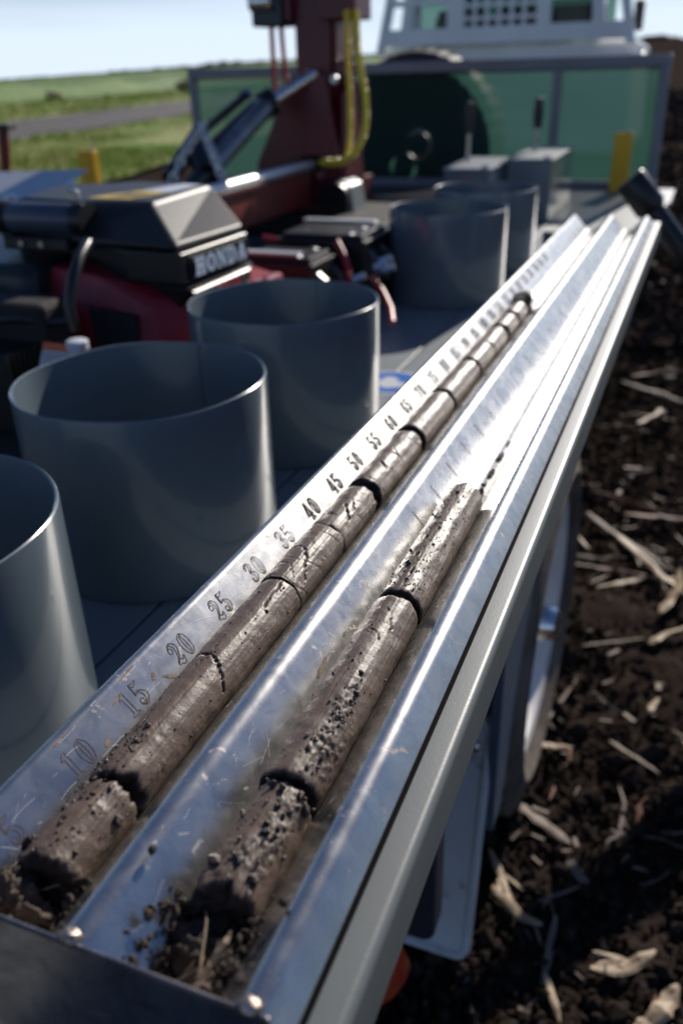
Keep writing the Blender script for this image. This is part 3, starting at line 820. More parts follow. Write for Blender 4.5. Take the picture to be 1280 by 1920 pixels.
# headboard: frame, posts and shade cloth panels
y0 = 4.22
MB().box(-2.50, -0.195, y0, y0 + 0.05, 1.290, 1.335).build('headboard_rail', M['frame'], truck, bevel=0.004)
MB().box(-2.50, -0.195, y0, y0 + 0.05, DZ + 0.001, DZ + 0.036).build('headboard_rail', M['frame'], truck, bevel=0.004)
posts = [-2.50, -2.035, -0.675, -0.235]
for px in posts:
    MB().box(px, px + 0.04, y0 + 0.003, y0 + 0.047, DZ + 0.036, 1.290).build('headboard_post', M['frame'], truck, bevel=0.004)
for a, b_ in zip(posts[:-1], posts[1:]):
    nx = 24
    V = []; F = []
    for i in range(nx + 1):
        for j in range(9):
            x = a + 0.038 + (b_ - a - 0.036) * i / nx; z = DZ + 0.034 + (1.29 - DZ - 0.032) * j / 8
            V.append((x, y0 + 0.028 + 0.004 * math.sin(x * 9 + j) * math.sin(math.pi * j / 8), z))
    for i in range(nx):
        for j in range(8): F.append((i * 9 + j, (i + 1) * 9 + j, (i + 1) * 9 + j + 1, i * 9 + j + 1))
    me = np_mesh('shade_cloth', V, F)
    link('shade_cloth', me, M['cloth'], truck)

# cab
def cabx(z, side):   # tapered flank
    t = (z - 1.30) / 0.45
    return (-2.09 + 0.10 * t) if side < 0 else (-0.49 - 0.10 * t)
cy = 7.5
MB().rings([[(-2.625, cy, 0.66), (-0.600, cy, 0.66), (-0.600, 9.2, 0.66), (-2.625, 9.2, 0.66)],
            [(-2.600, cy, 1.470), (-0.625, cy, 1.470), (-0.625, 9.2, 1.420), (-2.600, 9.2, 1.420)]]).build('cab_body', M['white'], truck, bevel=0.03, seg=3)
MB().box(-2.438, -0.775, cy + 0.05, 8.9, 2.34, 2.42).build('cab_roof', M['white'], truck, bevel=0.02)
def bar(name, p, q, wx, wy, m=None, par=None):
    p, q = Vector(p), Vector(q)
    rings = []
    for a in (p, q):
        rings.append([(a.x - wx / 2, a.y - wy / 2, a.z), (a.x + wx / 2, a.y - wy / 2, a.z), (a.x + wx / 2, a.y + wy / 2, a.z), (a.x - wx / 2, a.y + wy / 2, a.z)])
    return MB().rings(rings).build(name, m or M['white'], par or truck, bevel=0.004)
ry = cy - 0.06
bar('rack_post', (-2.581, ry, 1.420), (-2.375, ry, 2.30), 0.070, 0.05)
bar('rack_post', (-0.644, ry, 1.420), (-0.838, ry, 2.30), 0.070, 0.05)
bar('rack_post', (-2.381, ry, 1.470), (-2.250, ry, 2.30), 0.090, 0.05)
bar('rack_post', (-0.869, ry, 1.470), (-0.975, ry, 2.30), 0.090, 0.05)
bar('rack_post', (-1.969, ry, 1.470), (-1.950, ry, 2.30), 0.135, 0.05)
bar('rack_post', (-1.288, ry, 1.470), (-1.300, ry, 2.30), 0.105, 0.05)
def hbar(z, x0, x1, t=0.045, name='rack_rail'):
    MB().box(x0, x1, cy - 0.087, cy - 0.033, z - t / 2, z + t / 2).build(name, M['white'], truck, bevel=0.004)
hbar(1.514, -2.556, -0.675, 0.12)
hbar(1.751, -2.500, -2.013); hbar(1.751, -1.250, -0.750)
hbar(2.29, -2.375, -0.825, 0.06)
for k in range(5):
    x = -1.831 + 0.095 * k
    MB().box(x, x + 0.026, cy - 0.080, cy - 0.050, 1.570, 2.26).build('guard_bar', M['white'], truck)
for k in range(7):
    z = 1.614 + 0.090 * k
    MB().box(-1.900, -1.341, cy - 0.086, cy - 0.082, z, z + 0.026).build('guard_bar', M['white'], truck)
for (a, b_) in ((-2.375, -2.288), (-2.013, -1.913), (-1.350, -1.250), (-0.950, -0.862)):
    MB().box(a, b_, cy + 0.03, cy + 0.08, 1.445, 2.35).build('cab_pillar', M['white'], truck, bevel=0.01)
MB().box(-2.325, -0.900, cy + 0.045, cy + 0.055, 1.458, 2.34).build('rear_window', M['glass'], truck)
MB().box(-2.325, -0.900, 8.70, 8.71, 1.420, 2.34).build('windscreen', M['glass'], truck)
MB().box(-2.325, -0.900, 8.1, 8.15, 1.420, 1.670).build('dashboard', M['black'], truck, bevel=0.02)
for x in (-2.28, -1.80, -1.32):
    MB().rings([[(x + a, 8.0 + c, z) for a, c in ((0, 0), (0.42, 0), (0.42, 0.12), (0, 0.12))] for z in (1.1, 1.72)]).build('car_seat', M['black'], truck, bevel=0.03)
    MB().box(x + 0.08, x + 0.33, 8.02, 8.10, 1.76, 1.94).build('headrest', M['black'], truck, bevel=0.03)
MB().box(-0.63, -0.54, 7.45, 7.6, 1.30, 1.36).build('mirror_bracket', M['chrome'], truck, bevel=0.01)
MB().box(-0.72, -0.64, 8.3, 8.35, 1.52, 1.74).build('side_mirror', M['black'], truck, bevel=0.015)

# ================================================================== THINGS ON THE DECK
# ---- steel tubs
TUB_LABELS = [
    'open grey steel tub nearest the camera, cut off by the left picture edge',
    'large open grey tub in front of the red engine cover, second from the camera',
    'open grey steel tub directly below the engine name plate, third from the camera',
    'grey steel tub beside the battery, nearer of the two tubs at the far end',
    'farthest grey steel tub, standing in front of the lever boxes',
]
def tub(loc, label, seam_deg, R=0.1425):
    t = thing('steel_tub', label, 'tub', loc, 'grey steel tubs in a row on the deck')
    h = 0.215; x0, y0, z0 = loc; n = 128
    prof = [(R - 0.0036, 0.004), (R - 0.0036, h - 0.0006), (R - 0.0018, h + 0.0004), (R - 0.0003, h - 0.0008), (R, h - 0.003), (R, 0.003), (R - 0.0012, 0.001)]
    mb = MB(); rings = []
    for r, z in prof:
        ring = []
        for k in range(n):
            a = 2 * math.pi * k / n
            q = 1 + 0.004 * math.sin(2 * a + x0 * 9 + y0 * 5) + 0.002 * math.sin(3 * a + y0 * 11)
            dz = 0.0009 * math.sin(5 * a + y0 * 3) * (z > h * 0.9)
            ring.append((x0 + r * q * math.cos(a), y0 + r * q * math.sin(a), z0 + z + dz))
        rings.append(ring)
    rings.append(rings[0])
    mb.rings(rings, cap=False)
    mb.build('tub_wall', M['tub'], t, smooth=True)
    MB().lathe([(0, 0.002), (R - 0.004, 0.002), (R - 0.004, 0.006), (0, 0.006)], loc, 2, 64).build('tub_floor', M['tub'], t)
    # welded seam: an uneven bead down the inner and outer wall
    a = R_(seam_deg); mb = MB()
    for rr in (R - 0.0038, R + 0.0004):
        path = [(x0 + rr * math.cos(a + 0.006 * math.sin(k * 1.7)), y0 + rr * math.sin(a + 0.006 * math.sin(k * 1.7)), z0 + 0.006 + (h - 0.010) * k / 40) for k in range(41)]
        mb.tube(path, [0.0012 + 0.0005 * math.sin(k * 2.3) for k in range(41)], 6)
    mb.build('weld_seam', M['tub'], t, smooth=True)
    for k in range(3):
        aa = R_(seam_deg + 40 + 120 * k)
        MB().box(-0.012, 0.012, -0.004, 0.008, 0, 0.004).raw([], []).build('foot_tab', M['tub'], None)
        o = bpy.context.scene.collection.objects[-1]
        o.parent = t; o.location = (R * math.cos(aa), R * math.sin(aa), 0.0005); o.rotation_euler = (0, 0, aa + math.pi / 2)
    return t
TUBC = [(-0.5644, 0.4076), (-0.5604, 0.7795), (-0.5570, 1.1535), (-0.5630, 2.114), (-0.5590, 2.487)]
for (x, y), lab, sd_ in zip(TUBC, TUB_LABELS, (150, 93, 92, 80, 100)):
    tub((x, y, DZ), lab, sd_)

# ---- blue round safety sticker on the deck
st = thing('safety_sticker', 'round blue and white safety sticker on the deck beside the third tub', 'sticker', (-0.485, 1.435, DZ))
MB().lathe([(0, 0.0004), (0.066, 0.0004), (0.066, 0.0010), (0, 0.0010)], (-0.485, 1.435, DZ), 2, 64).build('sticker_border', M['sticker_white'], st)
MB().lathe([(0, 0.0012), (0.057, 0.0012), (0.057, 0.0016), (0, 0.0016)], (-0.485, 1.435, DZ), 2, 64).build('sticker_disc', M['sticker_blue'], st)
hp = [(-0.030, -0.022), (0.004, -0.034), (0.030, -0.020), (0.034, 0.002), (0.012, 0.004), (0.014, 0.018), (-0.004, 0.030), (-0.020, 0.022), (-0.012, 0.008), (-0.036, 0.0)]
MB().prism([(-0.485 + a, 1.435 + b_) for a, b_ in hp], 2, DZ + 0.0018, DZ + 0.0022).build('sticker_glove', M['sticker_white'], st)

# ---- small flange bracket in front of the fourth tub
fb = thing('mounting_bracket', 'flat grey bracket with a bolt hole at the foot of the fourth tub', 'bracket', (-0.63, 1.78, DZ))
MB().box(-0.70, -0.655, 1.52, 1.90, DZ + 0.001, DZ + 0.004).build('bracket_foot', M['deck'], fb, bevel=0.001)
MB().lathe([(0, 0.0045), (0.010, 0.0045), (0.010, 0.0052), (0, 0.0052)], (-0.668, 1.60, DZ), 2, 16).build('bolt_hole', M['black_floor'], fb)

# ---- engine
eng = thing('petrol_engine', 'red and black petrol engine with HONDA on its cover', 'engine', (-1.0, 1.45, DZ))
def rings_obj(name, rings, m_, par, bevel=0.006, seg=3):
    return MB().rings(rings).build(name, m_, par, bevel=bevel, seg=seg)
zt = 1.32
top = [(-1.235, 1.385), (-1.060, 1.362), (-0.915, 1.382), (-0.938, 1.640), (-1.140, 1.680), (-1.300, 1.575)]
mid = [(-1.245, 1.345), (-1.060, 1.318), (-0.826, 1.300), (-0.812, 1.520), (-1.150, 1.740), (-1.340, 1.60)]
low = [(-1.245, 1.39), (-1.060, 1.36), (-0.93, 1.300), (-0.812, 1.290), (-0.800, 1.515), (-1.150, 1.740), (-1.340, 1.60)]
cover = rings_obj('top_cover', [[(x, y, zt - 0.272) for x, y in mid], [(x, y, zt - 0.262) for x, y in mid], [(x, y, zt - 0.212) for x, y in top],
                        [(x * 0.9 - 0.1, y * 0.9 + 0.15, zt - 0.205) for x, y in top]], M['black_rough'], eng, 0.018, 5)
band_o = rings_obj('name_band', [[(x, y, zt - 0.330) for x, y in low], [(x, y, zt - 0.275) for x, y in low]], M['black'], eng, 0.004)
rings_obj('lower_cover', [[(-1.10, 1.42, zt - 0.375), (-0.96, 1.34, zt - 0.375), (-0.835, 1.305, zt - 0.375), (-0.82, 1.515, zt - 0.375), (-1.15, 1.72, zt - 0.375)],
                          [(-1.10, 1.42, zt - 0.333), (-0.96, 1.33, zt - 0.333), (-0.802, 1.287, zt - 0.333), (-0.795, 1.525, zt - 0.333), (-1.15, 1.73, zt - 0.333)]], M['black'], eng, 0.004)
# name plate: a slightly proud panel with letters
MB().rings([[(-0.808, 1.308, zt - 0.325), (-0.799, 1.506, zt - 0.325), (-0.799, 1.506, zt - 0.281), (-0.809, 1.308, zt - 0.281)],
            [(-0.8045, 1.311, zt - 0.322), (-0.7955, 1.503, zt - 0.322), (-0.7955, 1.503, zt - 0.284), (-0.8055, 1.311, zt - 0.284)]]).build('name_plate', M['plate_black'], eng)
def letter(ch, k):
    """slab serif capital built from flat slabs on the name plate; cell 1 x 1"""
    polys = {
     'H': [[(.10, 0), (.38, 0), (.38, 1), (.10, 1)], [(.62, 0), (.90, 0), (.90, 1), (.62, 1)], [(.38, .42), (.62, .42), (.62, .60), (.38, .60)],
           [(0, 0), (.10, 0), (.10, .14), (0, .14)], [(.38, 0), (.46, 0), (.46, .14), (.38, .14)], [(0, .86), (.10, .86), (.10, 1), (0, 1)], [(.38, .86), (.46, .86), (.46, 1), (.38, 1)],
           [(.54, 0), (.62, 0), (.62, .14), (.54, .14)], [(.90, 0), (1, 0), (1, .14), (.90, .14)], [(.54, .86), (.62, .86), (.62, 1), (.54, 1)], [(.90, .86), (1, .86), (1, 1), (.90, 1)]],
     'N': [[(.10, .14), (.26, .14), (.26, .74), (.10, .86)], [(.74, .22), (.90, .14), (.90, .86), (.74, .86)], [(.10, .86), (.26, .74), (.70, .0), (.90, .0), (.90, .14), (.34, 1.0), (0, 1), (0, .86)],
           [(0, 0), (.36, 0), (.36, .14), (0, .14)], [(.64, .86), (1, .86), (1, 1), (.64, 1)]],
     'A': [[(.06, .14), (.24, .14), (.56, 1), (.38, 1)], [(.62, .14), (.92, .14), (.66, 1), (.38, 1)], [(.30, .26), (.66, .26), (.64, .42), (.36, .42)],
           [(0, 0), (.34, 0), (.34, .14), (0, .14)], [(.54, 0), (1, 0), (1, .14), (.54, .14)]],
    }
    def ring(cx, rx, ry, ix, iy, a0, a1, n=20):
        out = []
        for q in range(n):
            b0, b1 = R_(a0 + (a1 - a0) * q / n), R_(a0 + (a1 - a0) * (q + 1) / n)
            out.append([(cx + ix * math.cos(b0), .5 + iy * math.sin(b0)), (cx + rx * math.cos(b0), .5 + ry * math.sin(b0)), (cx + rx * math.cos(b1), .5 + ry * math.sin(b1)), (cx + ix * math.cos(b1), .5 + iy * math.sin(b1))])
        return out
    polys['O'] = ring(.5, .5, .5, .20, .34, 0, 360, 28)
    polys['D'] = [[(.10, .14), (.36, .14), (.36, .86), (.10, .86)], [(0, 0), (.45, 0), (.45, .14), (0, .14)], [(0, .86), (.45, .86), (.45, 1), (0, 1)]] + ring(.45, .53, .5, .24, .36, -90, 90, 16)
    mb = MB(); w_, h_, g_ = 0.0315, 0.0315, 0.0045
    yc0 = 1.408 - (5 * w_ + 4 * g_) / 2 + k * (w_ + g_)
    for p in polys[ch]:
        rings = []
        for lift in (0.0003, 0.0012):
            rings.append([(-0.7997 + (yc0 + x * w_ - 1.408) * 0.046 + lift, yc0 + x * w_, zt - 0.303 + (z - 0.5) * h_) for x, z in p])
        mb.rings(rings)
    mb.build('letter', M['logo'], eng)
for k, ch in enumerate('HONDA'): letter(ch, k)
MB().rings([[(-0.802, 1.30, zt - 0.372), (-0.797, 1.51, zt - 0.372), (-0.797, 1.51, zt - 0.340), (-0.802, 1.30, zt - 0.340)],
            [(-0.799, 1.304, zt - 0.369), (-0.794, 1.506, zt - 0.369), (-0.794, 1.506, zt - 0.343), (-0.799, 1.304, zt - 0.343)]]).build('label_strip', M['black'], eng)
for k, (a, b_) in enumerate([(1.375, 1.392), (1.397, 1.418), (1.424, 1.436), (1.440, 1.46)]):
    MB().box(-0.7975, -0.7925, a, b_, zt - 0.366, zt - 0.346).build('red_print', M['red'], eng)
# warning label on the cover top
def on_top(x, y): return (x, y, zt - 0.2072)
lab = [on_top(-1.075, 1.405), on_top(-0.975, 1.400), on_top(-0.955, 1.50), on_top(-1.03, 1.515)]
lz = zt - 0.2038
MB().rings([[(x, y, lz - 0.0006) for x, y, z in lab], [(x, y, lz) for x, y, z in lab]]).build('warning_label', M['sticker_yellow'], eng)
lab2 = [(-1.028, 1.517), (-0.953, 1.502), (-0.95, 1.62), (-1.0, 1.632)]
MB().rings([[(x, y, lz - 0.0006) for x, y in lab2], [(x, y, lz) for x, y in lab2]]).build('notice_label', M['sticker_white'], eng)
for k in range(4):
    MB().box(-1.035, -0.975, 1.42 + 0.018 * k, 1.427 + 0.018 * k, lz + 0.0002, lz + 0.0006).build('label_print', M['print'], eng)
# red fan shroud
sh = [[(-1.022, 2.021, 0.700), (-0.961, 1.444, 0.700), (-1.217, 1.524, 0.720), (-1.25, 1.60, 0.75), (-0.80, 1.75, 0.75)]]
rings_obj('fan_shroud', [[(-0.865, 1.280, 0.80), (-0.775, 1.345, 0.80), (-0.775, 1.60, 0.80), (-1.10, 1.66, 0.80), (-1.05, 1.265, 0.80), (-0.96, 1.265, 0.80)],
                         [(-0.855, 1.250, 0.885), (-0.765, 1.335, 0.885), (-0.765, 1.60, 0.885), (-1.12, 1.66, 0.885), (-1.10, 1.240, 0.885), (-0.98, 1.240, 0.885)],
                         [(-0.872, 1.285, 0.955), (-0.790, 1.340, 0.962), (-0.775, 1.60, 0.95), (-1.14, 1.66, 1.02), (-1.12, 1.295, 1.012), (-0.98, 1.280, 1.008)]], M['red'], eng, 0.010)
rings_obj('shroud_recess', [[(-0.880, 1.240, 0.868), (-0.975, 1.233, 0.868), (-1.00, 1.262, 0.955), (-0.900, 1.262, 0.940)],
                            [(-0.885, 1.27, 0.868), (-0.985, 1.26, 0.868), (-1.01, 1.310, 0.955), (-0.905, 1.304, 0.940)]], M['black_floor'], eng, 0.003)
MB().box(-0.800, -0.765, 1.525, 1.60, 0.85, 0.955).build('red_side_plate', M['red'], eng, bevel=0.01)
# metal guard roll at the left of the cover
MB().lathe([(0, -0.075), (0.025, -0.075), (0.028, -0.070), (0.028, 0.070), (0.025, 0.075), (0, 0.075)], (-1.125, 1.335, zt - 0.232), 0, 32).build('guard_roll', M['greycap'], eng, smooth=True)
MB().lathe([(0, -0.013), (0.030, -0.013), (0.030, 0.013), (0, 0.013)], (-1.213, 1.335, zt - 0.232), 0, 32).build('guard_end', M['black'], eng, smooth=True)
MB().lathe([(0, -0.013), (0.030, -0.013), (0.030, 0.013), (0, 0.013)], (-1.036, 1.335, zt - 0.232), 0, 32).build('guard_end', M['black'], eng, smooth=True)
MB().lathe([(0, 0), (0.011, 0), (0.011, 0.012), (0.006, 0.016), (0, 0.016)], (-1.045, 1.33, zt - 0.196), 2, 6).build('bolt', M['steel'], eng)
MB().box(-1.20, -1.055, 1.300, 1.345, zt - 0.285, zt - 0.262).build('guard_foot', M['black'], eng, bevel=0.004)
for x in (-1.155, -1.11):
    MB().lathe([(0, -0.004), (0.006, -0.004), (0.006, 0), (0, 0)], (x, 1.299, zt - 0.272), 1, 6).build('bolt', M['steel'], eng)
# crankcase, coil of ducts and pipes at the left
rings_obj('crankcase', [[(-1.40, 1.20, DZ), (-1.08, 1.18, DZ), (-1.02, 1.62, DZ), (-1.5, 1.62, DZ)], [(-1.46, 1.24, zt - 0.30), (-1.10, 1.24, zt - 0.30), (-1.04, 1.60, zt - 0.30), (-1.5, 1.62, zt - 0.30)]], M['black'], eng, 0.02)
MB().tube([(-0.946, 1.220, 1.071), (-0.927, 1.170, 1.059), (-0.923, 1.140, 1.031), (-0.924, 1.120, 0.993), (-0.923, 1.120, 0.949)], 0.009, 14).build('breather_hose', M['black'], eng, smooth=True)
MB().tube([(-1.056, 1.100, 0.963), (-1.010, 1.100, 0.968), (-0.974, 1.120, 0.959), (-0.936, 1.140, 0.959)], 0.007, 8).build('fuel_line', M['black'], eng, smooth=True)
for k in range(7):
    y_ = 1.02 + 0.012 * k
    MB().box(-1.35, -0.98, y_, y_ + 0.004, 0.80, 0.93).build('cooling_fin', M['black'], eng)
MB().box(-1.36, -0.97, 1.105, 1.18, 0.80, 0.99).build('cylinder_head', M['black_floor'], eng, bevel=0.01)
# fuel filter with its white cap
ff = (-0.864, 1.050, 0.947)
MB().lathe([(0, 0), (0.017, 0), (0.017, 0.012), (0.014, 0.014), (0, 0.014)], (ff[0], ff[1], ff[2] - 0.003), 2, 24).build('filter_cap', M['white_plastic'], eng, smooth=True)
MB().lathe([(0, 0), (0.010, 0), (0.012, 0.036), (0, 0.036)], (ff[0], ff[1], ff[2] - 0.040), 2, 24).build('filter_bowl', M['sticker_white'], eng, smooth=True)
# warning plate with orange header
wl = (-0.890, 1.000, 0.930)
wp = MB().rings([[(wl[0] - 0.042, wl[1] + 0.03, wl[2] - 0.026), (wl[0] + 0.040, wl[1] + 0.03, wl[2] - 0.026), (wl[0] + 0.044, wl[1] + 0.045, wl[2] + 0.012), (wl[0] - 0.036, wl[1] + 0.045, wl[2] + 0.012)],
                 [(wl[0] - 0.042, wl[1] + 0.028, wl[2] - 0.025), (wl[0] + 0.040, wl[1] + 0.028, wl[2] - 0.025), (wl[0] + 0.044, wl[1] + 0.043, wl[2] + 0.013), (wl[0] - 0.036, wl[1] + 0.043, wl[2] + 0.013)]]).build('instruction_plate', M['sticker_white'], eng)
MB().rings([[(wl[0] - 0.0365, wl[1] + 0.0418, wl[2] + 0.009), (wl[0] + 0.0435, wl[1] + 0.0418, wl[2] + 0.009), (wl[0] + 0.0445, wl[1] + 0.0455, wl[2] + 0.020), (wl[0] - 0.035, wl[1] + 0.0455, wl[2] + 0.020)],
            [(wl[0] - 0.0365, wl[1] + 0.0408, wl[2] + 0.009), (wl[0] + 0.0435, wl[1] + 0.0408, wl[2] + 0.009), (wl[0] + 0.0445, wl[1] + 0.0445, wl[2] + 0.020), (wl[0] - 0.035, wl[1] + 0.0445, wl[2] + 0.020)]]).build('orange_header', M['sticker_orange'], eng)
for k in range(6):
    z_ = -0.021 + 0.005 * k
    yo = 0.0275 + (z_ + 0.025) * 0.395
    MB().box(wl[0] - 0.034, wl[0] + 0.034, wl[1] + yo - 0.0008, wl[1] + yo, wl[2] + z_, wl[2] + z_ + 0.0016).build('label_print', M['print'], eng)

# ---- aluminium sheets left of the engine
ts = thing('alu_guard', 'folded bare aluminium guard with two bright bolts at the left edge behind the engine', 'guard', (-1.8, 1.95, 1.0))
MB().rings([[(-1.62, 1.75, 0.985), (-1.95, 1.60, 0.96), (-2.35, 1.95, 1.075), (-1.60, 2.12, 1.085)], [(-1.62, 1.75, 0.988), (-1.95, 1.60, 0.963), (-2.35, 1.95, 1.078), (-1.60, 2.12, 1.088)]]).build('guard_sheet', M['alu'], ts, bevel=0.001)
MB().box(-2.2, -1.62, 1.72, 1.78, 0.80, 0.955).build('guard_leg', M['alu'], ts, bevel=0.002)
for p in ((-1.651, 1.846, 1.045), (-1.538, 1.956, 1.065)):
    MB().lathe([(0, 0), (0.017, 0), (0.017, 0.008), (0.010, 0.014), (0, 0.014)], (p[0], p[1], p[2] - 0.005), 2, 12).build('bolt', M['chrome'], ts, smooth=True)
rp = thing('red_lever', 'dark red upright lever with black top at the far left edge', 'lever', (-2.6, 3.0, DZ))
a = (-2.651, 3.000, 1.142); b2 = (-2.712, 3.000, 0.929)
MB().tube([(b2[0], 3.0, DZ - 0.02), (a[0], 3.0, a[2])], 0.022, 10).build('lever_shaft', M['redbeam'], rp)
MB().box(a[0] - 0.04, a[0] + 0.045, 2.97, 3.03, a[2] - 0.005, a[2] + 0.016).build('lever_cap', M['black'], rp, bevel=0.006)

# ---- black battery box pair with glossy ribbed corner
bt = thing('battery_box', 'glossy black battery with ribbed corners and red leads behind the third tub', 'battery', (-0.8, 1.9, DZ))
def ribbed(x0, x1, y0, y1, zt_, nr, name='battery_case'):
    mb = MB(); mb.box(x0, x1, y0, y1, DZ, zt_ - 0.012); mb.box(x0 + 0.012, x1 - 0.012, y0 + 0.012, y1 - 0.012, zt_ - 0.012, zt_)
    case = mb.build(name, M['black'], bt, bevel=0.004)
    for k in range(nr):
        yy_ = y0 + 0.02 + (y1 - y0 - 0.05) * k / max(nr - 1, 1)
        MB().prism([(x1 - 0.060, zt_ + 0.003), (x1 - 0.045, zt_ + 0.003), (x1 + 0.022, zt_ - 0.050), (x1 + 0.024, zt_ - 0.12), (x1 - 0.060, zt_ - 0.12)], 1, yy_, yy_ + 0.022).build('case_rib', M['ribgloss'], bt, bevel=0.004)
    return case
M['ribgloss'] = mat('glossy_black_moulding', (0.03, 0.03, 0.032), 0.46, spec=1.0, coat=0.5)
ribbed(-0.94, -0.755, 1.72, 1.86, 0.955, 2)
ribbed(-0.93, -0.70, 1.90, 2.12, 0.975, 3)
MB().box(-0.94, -0.80, 1.74, 1.77, 0.956, 0.962).build('lid_strip', M['alu'], bt, bevel=0.001)
MB().box(-0.93, -0.74, 2.07, 2.10, 0.976, 0.982).build('lid_strip', M['alu'], bt, bevel=0.001)
MB().tube([(-1.008, 2.000, 0.946), (-0.962, 1.980, 0.945), (-0.894, 1.960, 0.951), (-0.838, 1.960, 0.963), (-0.802, 1.940, 0.955)], 0.008, 8).build('red_lead', M['redhose'], bt, smooth=True)
MB().tube([(-0.769, 1.900, 0.960), (-0.737, 1.860, 0.938), (-0.721, 1.840, 0.913), (-0.710, 1.820, 0.888)], 0.009, 8).build('red_lead', M['redhose'], bt, smooth=True)
MB().tube([(-0.616, 1.720, 0.926), (-0.581, 1.680, 0.904), (-0.548, 1.630, 0.885), (-0.528, 1.580, 0.872)], 0.0065, 8).build('red_lead', M['redhose'], bt, smooth=True)
for p in ((-0.879, 1.950, 0.963), (-0.822, 1.950, 0.961), (-0.612, 1.750, 0.942), (-0.611, 1.780, 0.948), (-0.596, 1.750, 0.938), (-0.650, 1.720, 0.921)):
    MB().tube([(p[0] - 0.012, p[1], p[2] - 0.004), (p[0] + 0.014, p[1] + 0.005, p[2] + 0.006)], 0.009, 8).build('terminal_clamp', M['steel'], bt, smooth=True)

# ---- lever boxes at the far end of the deck
def lever_box(name, label, x0, x1, y0, y1, zt_, lx, ly, ltop):
    t = thing(name, label, 'box', ((x0 + x1) / 2, (y0 + y1) / 2, DZ), 'grey steel control boxes with levers')
    MB().box(x0, x1, y0, y1, DZ, zt_ - 0.004).build('box_body', M['tub'], t, bevel=0.004)
    MB().box(x0 - 0.004, x1 + 0.004, y0 - 0.004, y1 + 0.004, zt_ - 0.004, zt_ + 0.003).build('box_lid', M['deck'], t, bevel=0.001)
    MB().tube([(lx, ly, zt_), (lx + 0.002, ly, ltop - 0.1)], 0.008, 8).build('lever_shaft', M['steel'], t, smooth=True)
    MB().lathe([(0, 0), (0.016, 0), (0.019, 0.05), (0.015, 0.10), (0, 0.104)], (lx + 0.002, ly, ltop - 0.10), 2, 16).build('lever_knob', M['black'], t, smooth=True)
    MB().lathe([(0, 0), (0.012, 0), (0.012, 0.008), (0, 0.008)], (x1 - 0.02, y0 + 0.02, zt_ + 0.003), 2, 6).build('bolt', M['steel'], t)
    return t
lever_box('control_box', 'taller grey control box on the right with one black knobbed lever', -0.655, -0.500, 3.25, 3.78, 1.015, -0.612, 3.55, 1.200)
lever_box('control_box', 'lower grey control box on the left with a thin black knobbed lever', -0.825, -0.668, 3.02, 3.42, 1.005, -0.800, 3.25, 1.200)

# ---- yellow posts
for (x, y, lab) in ((-0.345, 4.17, 'yellow steel post at the right end of the shade cloth headboard'), (-2.455, 3.26, 'yellow steel post at the left side of the deck in front of the grass')):
    t = thing('yellow_post', lab, 'post', (x, y, DZ), 'yellow posts at the deck corners')
    MB().box(x - 0.038, x + 0.038, y - 0.02, y + 0.02, DZ, 1.040).build('post_body', M['yellow'], t, bevel=0.004)
    MB().lathe([(0, 0), (0.012, 0), (0.012, 0.008), (0, 0.008)], (x + 0.022, y, 1.040), 2, 8).build('cap_bolt', M['steel'], t)

# ---- drilling mast
mast = thing('drill_mast', 'dark red steel drilling mast standing upright on the deck', 'mast', (-1.35, 3.25, DZ))
MB().box(-1.418, -1.285, 3.16, 3.31, 0.86, 2.55).build('mast_column', M['maroon'], mast, bevel=0.004)
MB().box(-1.284, -1.268, 3.18, 3.36, 1.00, 2.55).build('mast_flange', M['maroon'], mast, bevel=0.002)
MB().prism([(-1.415, 1.30), (-1.290, 1.30), (-1.215, 0.93), (-1.57, 0.95), (-1.57, 1.01)], 1, 3.10, 3.13).build('gusset_plate', M['maroon'], mast, bevel=0.003)
MB().prism([(3.10, 0.92), (3.13, 1.24), (3.22, 1.30), (3.30, 0.92)], 0, -1.235, -1.215).build('side_gusset', M['maroon'], mast, bevel=0.003)
MB().rings([[(-1.268, 3.14, 0.94), (-1.215, 3.30, 0.94), (-1.225, 3.32, 0.94), (-1.275, 3.16, 0.94)], [(-1.268, 3.16, 1.34), (-1.232, 3.26, 1.36), (-1.242, 3.28, 1.36), (-1.278, 3.18, 1.34)]]).build('gusset_plate', M['maroon'], mast, bevel=0.002)
MB().box(-1.60, -1.235, 3.08, 3.45, 0.84, 0.94).build('base_block', M['maroon'], mast, bevel=0.005)
MB().box(-1.300, -1.166, 3.10, 3.26, 1.466, 2.10).build('valve_block', M['maroon'], mast, bevel=0.005)
MB().box(-1.555, -1.44, 3.10, 3.25, 1.455, 2.10).build('valve_block', M['navy'], mast, bevel=0.005)
MB().box(-1.440, -1.415, 3.12, 3.24, 1.47, 1.60).build('link_plate', M['maroon'], mast, bevel=0.003)
MB().lathe([(0, 0), (0.030, 0), (0.030, 0.07), (0.020, 0.08), (0, 0.08)], (-1.545, 3.085, 1.53), 0, 16).build('fitting', M['chrome'], mast, smooth=True)
MB().lathe([(0, -0.03), (0.022, -0.03), (0.028, -0.02), (0.028, 0), (0, 0)], (-1.352, 3.158, 1.295), 1, 16).build('pivot_pin', M['chrome'], mast, smooth=True)
MB().lathe([(0, -0.012), (0.014, -0.012), (0.014, 0), (0, 0)], (-1.262, 3.14, 1.285), 1, 10).build('bolt', M['steel'], mast, smooth=True)
MB().lathe([(0, -0.035), (0.055, -0.035), (0.055, 0.0), (0, 0.0)], (-1.235, 3.06, 0.90), 1, 24).build('pivot_boss', M['black'], mast, smooth=True)
